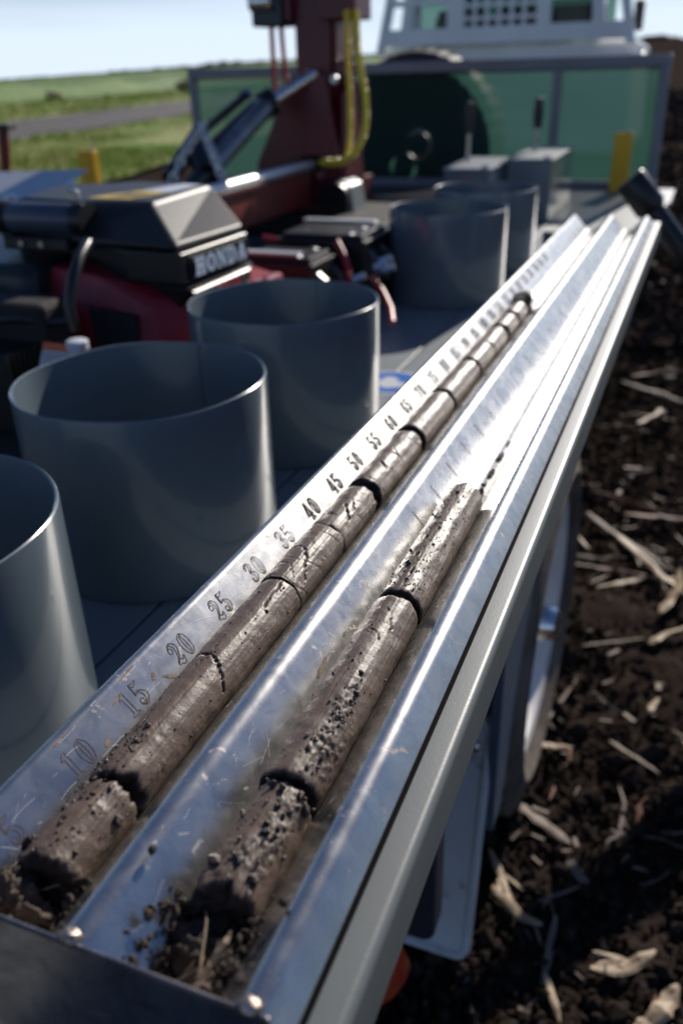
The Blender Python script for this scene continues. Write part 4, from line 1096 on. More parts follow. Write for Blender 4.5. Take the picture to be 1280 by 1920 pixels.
MB().rings([[(-1.225, 3.05, 0.83), (-1.165, 3.05, 0.83), (-1.165, 3.2, 0.83), (-1.225, 3.2, 0.83)], [(-1.235, 3.06, 0.965), (-1.185, 3.06, 0.940), (-1.185, 3.2, 0.940), (-1.235, 3.2, 0.965)]]).build('base_lug', M['deck'], mast, bevel=0.01)

# slide beam with its chrome rod, running back along the deck
sb = thing('slide_beam', 'worn red slide beam with a bright chrome rod on top, running from mast to engine', 'beam', (-1.38, 2.6, 0.9))
MB().box(-1.44, -1.335, 1.95, 3.07, 0.875, 0.985).build('beam_body', M['redbeam'], sb, bevel=0.004)
MB().box(-1.450, -1.325, 1.95, 3.05, 0.985, 0.992).build('beam_cap', M['maroon'], sb, bevel=0.001)
MB().tube([(-1.345, 1.95, 1.008), (-1.345, 3.10, 1.008)], 0.018, 20).build('chrome_rod', M['rod'], sb, smooth=True)
MB().tube([(-1.385, 2.5, 1.004), (-1.385, 3.10, 1.004)], 0.012, 16).build('chrome_rod', M['rod'], sb, smooth=True)
MB().box(-1.40, -1.30, 3.10, 3.15, 0.975, 1.045).build('rod_clamp', M['steel'], sb, bevel=0.008)
MB().lathe([(0, -0.02), (0.014, -0.02), (0.014, 0), (0, 0)], (-1.305, 3.09, 0.975), 1, 10).build('bolt', M['chrome'], sb, smooth=True)

def hose(name, pts, r, m_, label, spiral=None, sm=None, n=90):
    P = [Vector(p) for p in pts]
    path = []
    for i in range(len(P) - 1):
        p0, p1, p2, p3 = P[max(i - 1, 0)], P[i], P[i + 1], P[min(i + 2, len(P) - 1)]
        for k in range(n // (len(P) - 1)):
            t = k / (n // (len(P) - 1))
            path.append(0.5 * ((2 * p1) + (-p0 + p2) * t + (2 * p0 - 5 * p1 + 4 * p2 - p3) * t * t + (-p0 + 3 * p1 - 3 * p2 + p3) * t ** 3))
    path.append(P[-1])
    t_ = thing(name, label, 'hose', tuple(P[-1]))
    MB().tube(path, r, 12).build('hose_core', m_, t_, smooth=True)
    # wound guard round the hose
    L_ = [0]
    for i in range(1, len(path)): L_.append(L_[-1] + (path[i] - path[i - 1]).length)
    turns = L_[-1] / (spiral or 0.012)
    hp_ = []; steps = int(turns * 9)
    arr = np.array([tuple(p) for p in path]); tt = np.linspace(0.0, L_[-1], steps)
    C = np.stack([np.interp(tt, L_, arr[:, k]) for k in range(3)], 1)
    T = np.gradient(C, axis=0); T /= np.linalg.norm(T, axis=1)[:, None]
    A = np.cross(T, np.array([0.3, 1, 0.2])); A /= np.linalg.norm(A, axis=1)[:, None]; B = np.cross(T, A)
    ph = tt / L_[-1] * turns * 2 * math.pi
    H_ = C + (A * np.cos(ph)[:, None] + B * np.sin(ph)[:, None]) * (r + 0.0015)
    MB().tube([tuple(h) for h in H_], (spiral or 0.012) * 0.15, 5).build('spiral_guard', m_, t_, smooth=True)
    return t_
hose('hydraulic_hose', [(-1.189, 3.080, 1.489), (-1.176, 3.050, 1.363), (-1.154, 3.000, 1.202), (-1.150, 2.980, 1.103), (-1.172, 2.980, 1.031), (-1.271, 3.000, 1.022)], 0.0085, M['yellowhose'], 'yellow spiral wrapped hydraulic hose, inner of the two hanging right of the mast')
hose('hydraulic_hose', [(-1.156, 3.080, 1.487), (-1.127, 3.020, 1.361), (-1.086, 2.970, 1.218), (-1.090, 2.950, 1.114), (-1.150, 2.950, 1.041), (-1.255, 2.980, 1.027)], 0.010, M['yellowhose'], 'yellow spiral wrapped hydraulic hose, outer of the two curving right of the mast', spiral=0.014)
hose('hydraulic_hose', [(-1.489, 3.120, 1.471), (-1.489, 3.120, 1.339), (-1.486, 3.120, 1.218), (-1.496, 3.140, 1.088)], 0.008, M['redhose'], 'dark red spiral hose left of the mast, the outer one')
hose('hydraulic_hose', [(-1.462, 3.140, 1.471), (-1.461, 3.150, 1.355), (-1.457, 3.160, 1.234), (-1.455, 3.170, 1.153)], 0.008, M['redhose'], 'dark red spiral hose close to the mast, the inner one')

# tilt cylinder
tcyl = thing('hydraulic_cylinder', 'hydraulic tilt cylinder with chrome rod leaning from the mast down to the deck', 'cylinder', (-1.6, 2.7, 1.0))
MB().tube([(-1.330, 3.120, 1.304), (-1.457, 2.980, 1.213)], 0.020, 20).build('piston_rod', M['chrome'], tcyl, smooth=True)
MB().tube([(-1.436, 2.990, 1.226), (-1.465, 2.960, 1.207)], 0.046, 24).build('gland', M['black'], tcyl, smooth=True)
MB().tube([(-1.453, 2.970, 1.213), (-1.491, 2.620, 1.053)], 0.036, 24).build('barrel', M['barrel'] if 'barrel' in M else M['greycap'], tcyl, smooth=True)
MB().tube([(-1.488, 2.950, 1.215), (-1.498, 2.660, 1.114)], 0.016, 12).build('side_pipe', M['navy'], tcyl, smooth=True)
MB().tube([(-1.491, 2.620, 1.053), (-1.485, 2.400, 0.977)], 0.030, 16).build('clevis', M['black'], tcyl, smooth=True)
MB().box(-1.88, -1.66, 2.44, 2.60, 0.80, 0.93).build('foot_bracket', M['black'], tcyl, bevel=0.01)
gl = thing('gas_strut', 'thin black gas strut left of the tilt cylinder with a bright chain', 'strut', (-1.8, 2.7, 1.0))
MB().tube([(-1.506, 2.950, 1.252), (-1.524, 2.920, 1.240)], 0.018, 12).build('end_joint', M['steel'], gl, smooth=True)
MB().tube([(-1.508, 2.930, 1.246), (-1.560, 2.680, 1.141)], 0.014, 12).build('strut_tube', M['black'], gl, smooth=True)
MB().tube([(-1.560, 2.680, 1.145), (-1.582, 2.500, 1.021)], 0.028, 14).build('strut_body', M['black'], gl, smooth=True)
def chain(pts, r=0.014, n=10):
    pts = [Vector(p) for p in pts]
    for k in range(n):
        t = k / (n - 1) * (len(pts) - 1); i = min(int(t), len(pts) - 2); c = pts[i].lerp(pts[i + 1], t - i)
        d_ = (pts[i + 1] - pts[i]).normalized(); u = d_.cross(Vector((0, -1, 0.3))).normalized() if k % 2 else d_.cross(Vector((1, 0.2, 0))).normalized()
        loop = [tuple(c + d_ * (1.5 * r * math.cos(a)) + u * (0.85 * r * math.sin(a))) for a in [2 * math.pi * j / 12 for j in range(13)]]
        MB().tube(loop, 0.0042, 6).build('chain_link', M['link'], gl, smooth=True)
chain([(-1.414, 2.440, 1.169), (-1.435, 2.420, 1.141), (-1.459, 2.400, 1.102), (-1.493, 2.380, 1.036)])
chain([(-1.414, 2.440, 1.169), (-1.382, 2.420, 1.127), (-1.359, 2.400, 1.102), (-1.331, 2.380, 1.057)], n=10)
MB().tube([(-1.532, 2.620, 1.090), (-1.470, 2.550, 1.025)], 0.045, 14).build('strut_block', M['black'], gl, smooth=True)

# ---- black sampling tube leaning against the far end of the rail, reaching the ground
lt = thing('sampling_tube', 'black steel sampling tube leaning on the deck edge beyond the core tray', 'tube', (0.78, 2.29, 0))
ta, tb = Vector((-0.165, 2.285, 1.065)), Vector((0.775, 2.285, 0.0))
u_ = (tb - ta).normalized()
MB().tube([ta + u_ * 0.085, tb], 0.027, 24).build('tube_shaft', M['black'], lt, smooth=True)
MB().tube([ta, ta + u_ * 0.006, ta + u_ * 0.085, ta + u_ * 0.095], [0.034, 0.037, 0.037, 0.030], 24).build('tube_head', M['black'], lt, smooth=True)
MB().tube([ta + u_ * 0.42, ta + u_ * 0.45, tb - u_ * 0.12], [0.03, 0.052, 0.052], 24).build('tube_shadow_barrel', M['black'], lt, smooth=True)  # unseen lower part, thickened to widen the shadow band on the soil

# ================================================================== CORE TRAY
PITCH = math.asin(0.0101)
tray = thing('core_tray', 'bare metal core tray with two V channels and an engraved centimetre scale', 'tray', (0, 0, 1.05))
def T(x, s, z): return (x, s * math.cos(PITCH) + z * math.sin(PITCH), 1.05 - s * math.sin(PITCH) + z * math.cos(PITCH))
S0, S1 = 0.146, 1.952
def fillet(P, R, n=7):
    out = [P[0]]
    for i in range(1, len(P) - 1):
        p, a, b_ = Vector(P[i]), Vector(P[i - 1]), Vector(P[i + 1])
        u, v = (a - p).normalized(), (b_ - p).normalized()
        ang = u.angle(v); r = R[i]; d_ = r / math.tan(ang / 2)
        c = p + (u + v).normalized() * (r / math.sin(ang / 2))
        s_, e_ = p + u * d_ - c, p + v * d_ - c
        for k in range(n + 1):
            q = s_.slerp(e_, k / n) if False else (s_ * (math.sin((1 - k / n) * s_.angle(e_)) / math.sin(s_.angle(e_))) + e_ * (math.sin(k / n * s_.angle(e_)) / math.sin(s_.angle(e_))))
            out.append(tuple(c + q))
    out.append(P[-1])
    return out
PROF = fillet([(-0.2485, -0.014), (-0.2465, 0.0045), (-0.2060, -0.0380), (-0.1692, 0.0048), (-0.1320, -0.0380), (-0.0980, 0.0040), (-0.0845, -0.0118)],
              [0, 0.0045, 0.0155, 0.0090, 0.0155, 0.0072, 0])
# thickness: offset profile downwards
def sheet(prof, th, s0, s1, ns):
    P = [Vector(p) for p in prof]; n = len(P); off = []
    for i in range(n):
        t = (P[min(i + 1, n - 1)] - P[max(i - 1, 0)]).normalized()
        off.append(P[i] + Vector((t.y, -t.x)) * th)
    loop = P + off[::-1]
    rings = []
    for k in range(ns + 1):
        s = s0 + (s1 - s0) * k / ns
        wob = 0.0003 * math.sin(s * 9)
        rings.append([T(p.x, s, p.y + wob * 0.5) for p in loop])
    return MB().rings(rings)
sheet(PROF, 0.0011, S0, S1, 60).build('channel_sheet', M['tray'], tray, smooth=True)
# end plate
xl, xr = -0.2555, -0.090
def plate(s, t, name, zt0=0.0015, zb=-0.110):
    MB().rings([[T(x, s - t, z) for x, z in ((xl, zb), (xr, zb), (xr, zt0), (xl, zt0))], [T(x, s, z) for x, z in ((xl, zb), (xr, zb), (xr, zt0), (xl, zt0))]]).build(name, M['plate'], tray, bevel=0.0007)
plate(S0 - 0.0002, 0.0022, 'end_plate')
def bead(x, z, s, r=0.0032):
    V, F = noisy_ball(T(x, s, z), r, (1.25, 0.9, 0.8), 3, 0.18, int(abs(x) * 900), 2.0)
    link('weld', np_mesh('weld', V, F), M['weld'], tray)
bead(-0.1688, 0.0012, S0 + 0.0008, 0.0036); bead(-0.0975, 0.0012, S0 + 0.0008, 0.0036); bead(-0.172, 0.0002, S0 + 0.0006, 0.0024); bead(-0.101, 0.0, S0 + 0.0006, 0.0024)

# ---- engraved numerals on the sloping left wall
def smooth_path(pts, n=8):
    P = [Vector((p[0], p[1])) for p in pts]; out = []
    for i in range(len(P) - 1):
        p0, p1, p2, p3 = P[max(i - 1, 0)], P[i], P[i + 1], P[min(i + 2, len(P) - 1)]
        for k in range(n):
            t = k / n
            out.append(0.5 * ((2 * p1) + (-p0 + p2) * t + (2 * p0 - 5 * p1 + 4 * p2 - p3) * t * t + (-p0 + 3 * p1 - 3 * p2 + p3) * t ** 3))
    out.append(P[-1]); return out
def fat(pts):
    """pts: (x, y, width): closed outline of a stroke with changing width"""
    C = smooth_path([(p[0], p[1]) for p in pts]); n = len(C)
    W = np.interp(np.linspace(0, len(pts) - 1, n), range(len(pts)), [p[2] for p in pts])
    Lf, Rt = [], []
    for i in range(n):
        t = (C[min(i + 1, n - 1)] - C[max(i - 1, 0)]).normalized(); nn = Vector((-t.y, t.x)) * W[i] / 2
        Lf.append(C[i] + nn); Rt.append(C[i] - nn)
    return [tuple(p) for p in Lf + Rt[::-1] + [Lf[0]]]
def ell(cx, cy, rx, ry, n=26): return [(cx + rx * math.cos(2 * math.pi * k / n), cy + ry * math.sin(2 * math.pi * k / n)) for k in range(n + 1)]
DIG = {
 '0': [ell(0.36, 0.5, 0.34, 0.5), ell(0.36, 0.5, 0.10, 0.44)],
 '1': [[(0.10, 0.80), (0.14, 0.86), (0.30, 1.0), (0.48, 1.0), (0.48, 0.10), (0.62, 0.06), (0.62, 0.0), (0.12, 0.0), (0.12, 0.06), (0.26, 0.10), (0.26, 0.82), (0.16, 0.80), (0.10, 0.80)]],
 '2': [ell(0.17, 0.72, 0.13, 0.12), fat([(0.06, 0.78, 0.02), (0.30, 0.98, 0.05), (0.56, 0.76, 0.22), (0.42, 0.42, 0.10), (0.10, 0.14, 0.04)]), fat([(0.08, 0.10, 0.10), (0.28, 0.14, 0.20), (0.48, 0.06, 0.20), (0.66, 0.26, 0.03)])],
 '3': [ell(0.13, 0.80, 0.07, 0.07), fat([(0.08, 0.86, 0.03), (0.32, 0.98, 0.05), (0.54, 0.78, 0.20), (0.28, 0.54, 0.04)]), fat([(0.28, 0.54, 0.04), (0.58, 0.30, 0.24), (0.34, 0.02, 0.05), (0.08, 0.14, 0.03)]), ell(0.13, 0.20, 0.07, 0.07)],
 '4': [[(0.42, 1.0), (0.02, 0.34), (0.02, 0.28), (0.64, 0.28), (0.64, 0.34), (0.10, 0.34), (0.42, 0.86)], [(0.36, 1.0), (0.55, 1.0), (0.55, 0.08), (0.66, 0.05), (0.66, 0.0), (0.24, 0.0), (0.24, 0.05), (0.36, 0.08), (0.36, 1.0)]],
 '5': [fat([(0.12, 1.0, 0.03), (0.30, 0.90, 0.16), (0.58, 0.98, 0.03)]), fat([(0.12, 0.98, 0.03), (0.10, 0.54, 0.03)]), fat([(0.10, 0.54, 0.03), (0.34, 0.60, 0.06), (0.58, 0.32, 0.24), (0.34, 0.02, 0.05), (0.08, 0.14, 0.03)]), ell(0.18, 0.20, 0.13, 0.12)],
 '6': [fat([(0.58, 0.84, 0.03), (0.40, 0.98, 0.05), (0.14, 0.62, 0.20), (0.14, 0.34, 0.22), (0.36, 0.02, 0.05)]), fat([(0.36, 0.02, 0.05), (0.60, 0.30, 0.20), (0.38, 0.56, 0.05), (0.24, 0.46, 0.03)]), ell(0.52, 0.80, 0.09, 0.09)],
 '7': [fat([(0.06, 0.78, 0.03), (0.18, 0.94, 0.12), (0.42, 0.88, 0.16), (0.64, 1.0, 0.03)]), fat([(0.64, 0.98, 0.03), (0.40, 0.52, 0.10), (0.32, 0.0, 0.26)])],
 '8': [ell(0.36, 0.75, 0.27, 0.25), ell(0.36, 0.75, 0.08, 0.18), ell(0.36, 0.26, 0.33, 0.26), ell(0.36, 0.26, 0.10, 0.20)],
}
DIG['9'] = [[(0.70 - x, 1.0 - y) for x, y in pl] for pl in DIG['6']]
def wall_pt(s, q, lift=0.00025):
    """q: metres up the sloping left wall from its reference line"""
    k = math.sqrt(0.5)
    ax, az = -0.2465, 0.0045; bx, bz = -0.2060, -0.0380
    L_ = math.hypot(bx - ax, bz - az); ux, uz = (ax - bx) / L_, (az - bz) / L_
    cx, cz = bx + ux * 0.0375, bz + uz * 0.0375        # centre line of the numerals
    return T(cx + ux * q + uz * lift, s, cz + uz * q - ux * lift)
def ribbon(mb, pts, w_):
    """pts: list of (s, q); flat ribbon on the wall"""
    P = [Vector(p) for p in pts]; n = len(P); L1, L2 = [], []
    for i in range(n):
        t = (P[min(i + 1, n - 1)] - P[max(i - 1, 0)])
        t = t.normalized() if t.length > 1e-9 else Vector((1, 0)); nn = Vector((-t.y, t.x)) * w_ / 2 * (0.8 + 0.4 * random.random())
        L1.append(P[i] + nn); L2.append(P[i] - nn)
    vs = [wall_pt(p.x, p.y) for p in L1] + [wall_pt(p.x, p.y) for p in L2]
    mb.raw(vs, [(i, i + 1, n + i + 1, n + i) for i in range(n - 1)])
for val in range(5, 155, 5):
    txt = str(val); s_c = 0.1445 + 0.005 * 0 + val / 100.0 * 0.915 - 0.0035
    hgt = 0.0138; wdt = 0.0138
    heavy = val >= 40
    dw = 0.0100 if len(txt) < 3 else 0.0088
    for k, ch in enumerate(txt):
        mb = MB()
        so = s_c + (k - (len(txt) - 1) / 2) * dw - 0.36 * wdt * 0.80
        for pl in DIG[ch]:
            dense = []
            for a, b_ in zip(pl[:-1], pl[1:]):
                m_ = max(1, int(math.hypot(b_[0] - a[0], b_[1] - a[1]) / 0.12))
                for j in range(m_): dense.append((a[0] + (b_[0] - a[0]) * j / m_, a[1] + (b_[1] - a[1]) * j / m_))
            dense.append(pl[-1])
            pts = [(so + (x + 0.012 * random.uniform(-1, 1)) * wdt * 0.80, (y - 0.5 + 0.010 * random.uniform(-1, 1)) * hgt) for x, y in dense]
            ribbon(mb, pts, 0.00100 if heavy else 0.00045)
        mb.build('numeral', M['ink_dark' if heavy else 'ink'], tray)
# short scale ticks low on the wall, long faint ones in the second channel
for val in range(10, 150, 10):
    s_c = 0.146 + val / 100.0 * 0.915; mb = MB()
    for ds in (-0.0005, 0.0006):
        ribbon(mb, [(s_c + ds, -0.0135), (s_c + ds, -0.0185)], 0.0004)
    ribbon(mb, [(s_c - 0.0006, -0.0135), (s_c + 0.0006, -0.0135)], 0.0003)
    mb.build('tick_mark', M['ink_dark'], tray)
for k in range(26):
    s_c = 0.52 + 0.0457 * k; mb = MB(); ww = 0.0006
    pts = [(-0.1585, -0.0074), (-0.1475, -0.0201)]
    mb.raw([T(pts[0][0], s_c - ww, pts[0][1] + 0.0004), T(pts[0][0], s_c + ww, pts[0][1] + 0.0004), T(pts[1][0], s_c + ww, pts[1][1] + 0.0004), T(pts[1][0], s_c - ww, pts[1][1] + 0.0004)], [(0, 1, 2, 3)])
    mb.build('tick_mark', M['ink_faint'], tray)

def wall2_pt(s, q):          # left wall of the right channel, q metres from the ridge
    a, b_ = (-0.1692, 0.0050), (-0.1320, -0.0380); L_ = math.hypot(b_[0] - a[0], b_[1] - a[1]); ux, uz = (b_[0] - a[0]) / L_, (b_[1] - a[1]) / L_
    return T(a[0] + ux * q - uz * 0.0003, s, a[1] + uz * q + ux * 0.0003)
def stain(fn, s, q, ls, lq, seed, m_='stain', tilt=0.0):
    r = random.Random(seed); n = 26; c = fn(s, q); ring = []
    for k in range(n):
        a = 2 * math.pi * k / n; rr = r.uniform(0.55, 1.1)
        ds, dq = ls * rr * math.cos(a), lq * rr * math.sin(a)
        ring.append(fn(s + ds, q + dq + ds * tilt))
    mb = MB(); mb.raw([c] + ring, [(0, k + 1, (k + 1) % n + 1) for k in range(n)])
    mb.build('mud_stain', M[m_], tray)
stain(wall2_pt, 0.3395, 0.0245, 0.0110, 0.0013, 1, tilt=-0.12)
stain(wall2_pt, 0.3340, 0.0262, 0.0045, 0.0010, 2)
stain(wall2_pt, 0.3720, 0.0250, 0.0030, 0.0009, 3)
for k, (s_, q_, a_, b_) in enumerate([(0.305, -0.0060, 0.0045, 0.0015), (0.297, 0.0005, 0.0028, 0.0018), (0.332, -0.0145, 0.0028, 0.0020), (0.270, 0.006, 0.0060, 0.0009), (0.262, -0.0120, 0.0032, 0.0026), (0.249, -0.005, 0.0024, 0.0018), (0.286, 0.0122, 0.008, 0.0008), (0.232, 0.0125, 0.006, 0.0007), (0.418, -0.010, 0.004, 0.0006), (0.275, -0.015, 0.002, 0.001)]):
    stain(wall_pt, s_, q_, a_, b_, 20 + k, tilt=(0.5 if k % 2 else -0.8) if k < 2 else 0.1)
def scratches():
    mb = MB(); r = random.Random(77)
    for fn, n_, q0, q1, s0_, s1_ in ((wall_pt, 90, -0.016, 0.014, 0.155, 0.75), (wall2_pt, 34, 0.008, 0.030, 0.16, 0.55)):
        for _ in range(n_):
            s_, q_ = r.uniform(s0_, s1_), r.uniform(q0, q1); a = r.choice((r.gauss(0, 0.15), r.gauss(0, 0.2), r.uniform(-1.2, 1.2))); L_ = r.uniform(0.003, 0.018); cv = r.uniform(-0.2, 0.2); w_ = r.uniform(0.00004, 0.00009)
            P_ = []
            for k in range(5):
                t = k / 4; aa = a + cv * t; P_.append((s_ + L_ * t * math.cos(aa), min(max(q_ + L_ * t * math.sin(aa), q0), q1)))
            vs = []
            for k, (x, y) in enumerate(P_): vs += [fn(x, y - w_), fn(x + w_ * 0.7, y + w_)]
            mb.raw(vs, [(2 * k, 2 * k + 1, 2 * k + 3, 2 * k + 2) for k in range(4)])
    mb.build('scratch_marks', M['scratch'], tray)['kind'] = 'stuff'
scratches()
# ================================================================== SOIL CORES
CORE_R = 0.0146
def core(name, cx, s0, s1, label, group, dz=0.0, dx=0.0, r=CORE_R, cracks=(), clumps=(), ds=0.0009, rough0=1.0, rough1=1.0, seed=0, scallop=0.0, pits=1.0, cut0=None, rim0=1.0, rim1=1.0, pitf=520):
    """one broken length of soil core, lying in the channel centred at cx"""
    nt_ = 150
    ns_ = max(12, int((s1 - s0) / ds))
    S = np.linspace(0, 1, ns_)
    th = np.linspace(0, 2 * math.pi, nt_, endpoint=False)
    SS, TH = np.meshgrid(S, th, indexing='ij')
    # ragged ends
    ex = np.stack([np.cos(th) * 1.6, np.sin(th) * 1.6, np.full(nt_, seed * 1.7)], 1)
    e0 = s0 + 0.0028 * rough0 * fbm(ex, 4, seed + 1); e1 = s1 + 0.0028 * rough1 * fbm(ex + 9.1, 4, seed + 2)
    if cut0: e0 = e0 + cut0 * np.cos(th - 1.2)
    SA = e0[None, :] * (1 - SS) + e1[None, :] * SS
    arc = TH * r
    P3 = np.stack([np.cos(TH).ravel() * r, SA.ravel(), np.sin(TH).ravel() * r], 1)
    rad = np.full(SA.size, r)
    rad += 0.00035 * fbm(P3 * 90, 3, seed)                                             # lumps
    rad += 0.00010 * vnoise(P3 * np.array([1400, 25, 1400]), seed + 4)                 # drag lines
    rad += 0.00018 * np.abs(vnoise(P3 * np.array([500, 12, 500]), seed + 14))
    rad += 0.00007 * fbm(P3 * 900, 2, seed + 5)
    dark = np.zeros(SA.size)
    sa = SA.ravel(); ar = arc.ravel()
    # pits
    pn = vnoise(P3 * pitf, seed + 6) + 0.5 * vnoise(P3 * 120, seed + 7)
    pit = np.clip((pn - 1.18 / pits) / 0.22, 0, 1)
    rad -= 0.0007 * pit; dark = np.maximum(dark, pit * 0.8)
    # scallops: shallow overlapping flakes across the core
    if scallop:
        q = (sa * 1000 + 5 * vnoise(P3 * 60, seed + 8) + 6 * np.cos(TH.ravel() - 1.3)) / 13.0 + seed
        fr = q - np.floor(q)
        hh = _hash(np.floor(q).astype(np.int64), np.zeros_like(q, dtype=np.int64), np.zeros_like(q, dtype=np.int64), seed)
        edge = np.clip((fr - 0.90) / 0.10, 0, 1) * np.clip(hh * 1.8 - 0.6 + vnoise(P3 * 150, seed + 9) * 0.5, 0, 1)
        rad -= scallop * 0.0011 * edge; dark = np.maximum(dark, edge * 0.8 * scallop)
    # cracks: jittered polylines of (s, theta in degrees), with width
    for pts, wd_, dep in cracks:
        pts = [(a, R_(b_) * r) for a, b_ in pts]
        js = sa + 0.0013 * vnoise(P3 * 400, seed + 20) + 0.0006 * vnoise(P3 * 1100, seed + 22); ja = ar + 0.0013 * vnoise(P3 * 400 + 5, seed + 21) + 0.0006 * vnoise(P3 * 1100 + 5, seed + 23)
        dd = np.full(sa.size, 9.0)
        for (a0, b0), (a1, b1) in zip(pts[:-1], pts[1:]):
            vx, vy = a1 - a0, b1 - b0; L2 = vx * vx + vy * vy
            t = np.clip(((js - a0) * vx + (ja - b0) * vy) / L2, 0, 1)
            dd = np.minimum(dd, np.hypot(js - a0 - t * vx, ja - b0 - t * vy))
        g = np.exp(-(dd / wd_) ** 2)
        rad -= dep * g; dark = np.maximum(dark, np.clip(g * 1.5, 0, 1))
    # clumps of stuck crumbs
    for (s_, t_, rs, rt, amp) in clumps:
        g = np.exp(-((sa - s_) / rs) ** 2 - (((TH.ravel() - R_(t_) + math.pi) % (2 * math.pi) - math.pi) * r / rt) ** 2)
        lum = np.clip(0.8 * vnoise(P3 * 330, seed + 30) + 0.6 * vnoise(P3 * 800, seed + 31) * 1.0 + 0.35 * vnoise(P3 * 1100, seed + 32) + 0.55, 0, 1.7) * 0.7
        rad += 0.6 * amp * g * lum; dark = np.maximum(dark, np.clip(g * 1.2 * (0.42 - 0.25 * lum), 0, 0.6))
    # rounded rims at the broken ends
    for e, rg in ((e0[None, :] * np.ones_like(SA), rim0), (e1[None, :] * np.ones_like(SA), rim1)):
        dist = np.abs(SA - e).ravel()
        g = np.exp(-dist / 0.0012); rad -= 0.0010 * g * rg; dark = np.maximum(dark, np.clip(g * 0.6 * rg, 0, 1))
    RR = rad.reshape(SA.shape)
    X = RR * np.cos(TH); Z = RR * np.sin(TH)
    V = [np.stack([X, SA, Z], -1).reshape(-1, 3)]; D = [dark]
    F = []
    i = np.arange(ns_ - 1)[:, None] * nt_ + np.arange(nt_)[None, :]; j = np.arange(ns_ - 1)[:, None] * nt_ + (np.arange(nt_)[None, :] + 1) % nt_
    F.append(np.stack([i, i + nt_, j + nt_, j], -1).reshape(-1, 4))
    # rough caps, the shade of the end faces painted as a dark tone
    base = ns_ * nt_
    for end in (0, 1):
        prev = np.arange(nt_) + (0 if end == 0 else (ns_ - 1) * nt_)
        ev = e0 if end == 0 else e1; sg = 1 if end == 0 else -1
        src = np.stack([X[0 if end == 0 else -1], ev, Z[0 if end == 0 else -1]], 1)
        for k, f in enumerate((0.88, 0.74, 0.58, 0.42, 0.26, 0.10)):
            pr = src * np.array([f, 1, f])
            mean = ev.mean(); pr[:, 1] = mean + (ev - mean) * f
            pr[:, 1] += sg * (0.0006 + 0.0016 * (fbm(pr * np.array([330, 0, 330]) + seed, 3, seed + 40 + end)))
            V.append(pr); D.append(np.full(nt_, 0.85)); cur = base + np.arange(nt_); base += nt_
            q = np.stack([prev, np.roll(prev, -1), np.roll(cur, -1), cur], 1)
            F.append(q if end == 0 else q[:, ::-1]); prev = cur
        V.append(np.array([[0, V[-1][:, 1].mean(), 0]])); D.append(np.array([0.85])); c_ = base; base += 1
        q = np.stack([prev, np.roll(prev, -1), np.full(nt_, c_), np.full(nt_, c_)], 1)
        F.append(('tri', q[:, :3] if end == 0 else q[:, [1, 0, 2]]))
    V = np.concatenate(V); D = np.concatenate(D)
    quads = np.concatenate([f for f in F if not isinstance(f, tuple)]); tris = np.concatenate([f[1] for f in F if isinstance(f, tuple)])
    cz = -0.0316 + 0.0156 + dz
    W_ = np.stack([V[:, 0] + cx + dx, V[:, 1] * math.cos(PITCH) + (V[:, 2] + cz) * math.sin(PITCH), 1.05 - V[:, 1] * math.sin(PITCH) + (V[:, 2] + cz) * math.cos(PITCH)], 1)
    org = np.array([cx + dx, (s0 + s1) / 2, 1.05 + cz - r])
    me = bpy.data.meshes.new(name); loops = np.concatenate([quads.ravel(), tris.ravel()]).astype(np.int32)
    W_ = W_ - org
    me.vertices.add(len(W_)); me.vertices.foreach_set('co', W_.astype(np.float32).ravel())
    me.loops.add(len(loops)); me.loops.foreach_set('vertex_index', loops)
    st_ = np.concatenate([np.arange(len(quads)) * 4, len(quads) * 4 + np.arange(len(tris)) * 3]).astype(np.int32)
    me.polygons.add(len(st_)); me.polygons.foreach_set('loop_start', st_); me.polygons.foreach_set('use_smooth', np.ones(len(st_), bool))
    me.update(calc_edges=True)
    at = me.attributes.new('dark', 'FLOAT', 'POINT'); at.data.foreach_set('value', D.astype(np.float32))
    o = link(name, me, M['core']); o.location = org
    return tag(o, label, 'soil core', group)

G1 = 'broken lengths of the long soil core beside the scale'
G2 = 'broken lengths of the shorter soil core in the right channel'
C1, C2 = -0.2058, -0.1318
TOP = 90
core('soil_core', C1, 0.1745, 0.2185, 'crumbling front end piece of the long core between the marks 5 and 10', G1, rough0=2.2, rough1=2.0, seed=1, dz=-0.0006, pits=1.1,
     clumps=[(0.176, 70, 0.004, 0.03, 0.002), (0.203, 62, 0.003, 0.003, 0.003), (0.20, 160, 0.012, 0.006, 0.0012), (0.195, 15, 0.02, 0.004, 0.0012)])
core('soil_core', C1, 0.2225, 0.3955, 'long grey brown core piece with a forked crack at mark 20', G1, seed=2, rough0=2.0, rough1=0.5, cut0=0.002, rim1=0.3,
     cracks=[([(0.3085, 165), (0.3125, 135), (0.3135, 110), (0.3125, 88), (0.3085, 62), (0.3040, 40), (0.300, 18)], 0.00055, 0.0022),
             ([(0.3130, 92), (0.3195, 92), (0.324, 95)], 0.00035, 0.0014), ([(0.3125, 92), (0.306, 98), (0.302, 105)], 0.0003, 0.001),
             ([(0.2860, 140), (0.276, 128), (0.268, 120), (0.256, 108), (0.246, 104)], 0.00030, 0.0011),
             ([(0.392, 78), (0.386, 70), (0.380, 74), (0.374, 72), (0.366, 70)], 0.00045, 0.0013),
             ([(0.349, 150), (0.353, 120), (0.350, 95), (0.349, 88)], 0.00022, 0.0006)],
     clumps=[(0.236, 128, 0.008, 0.004, 0.0016), (0.232, 110, 0.004, 0.003, 0.0014), (0.244, 96, 0.004, 0.002, 0.0008), (0.24, 20, 0.010, 0.003, 0.0016), (0.27, 10, 0.02, 0.002, 0.0009), (0.256, 60, 0.008, 0.002, 0.0006)])
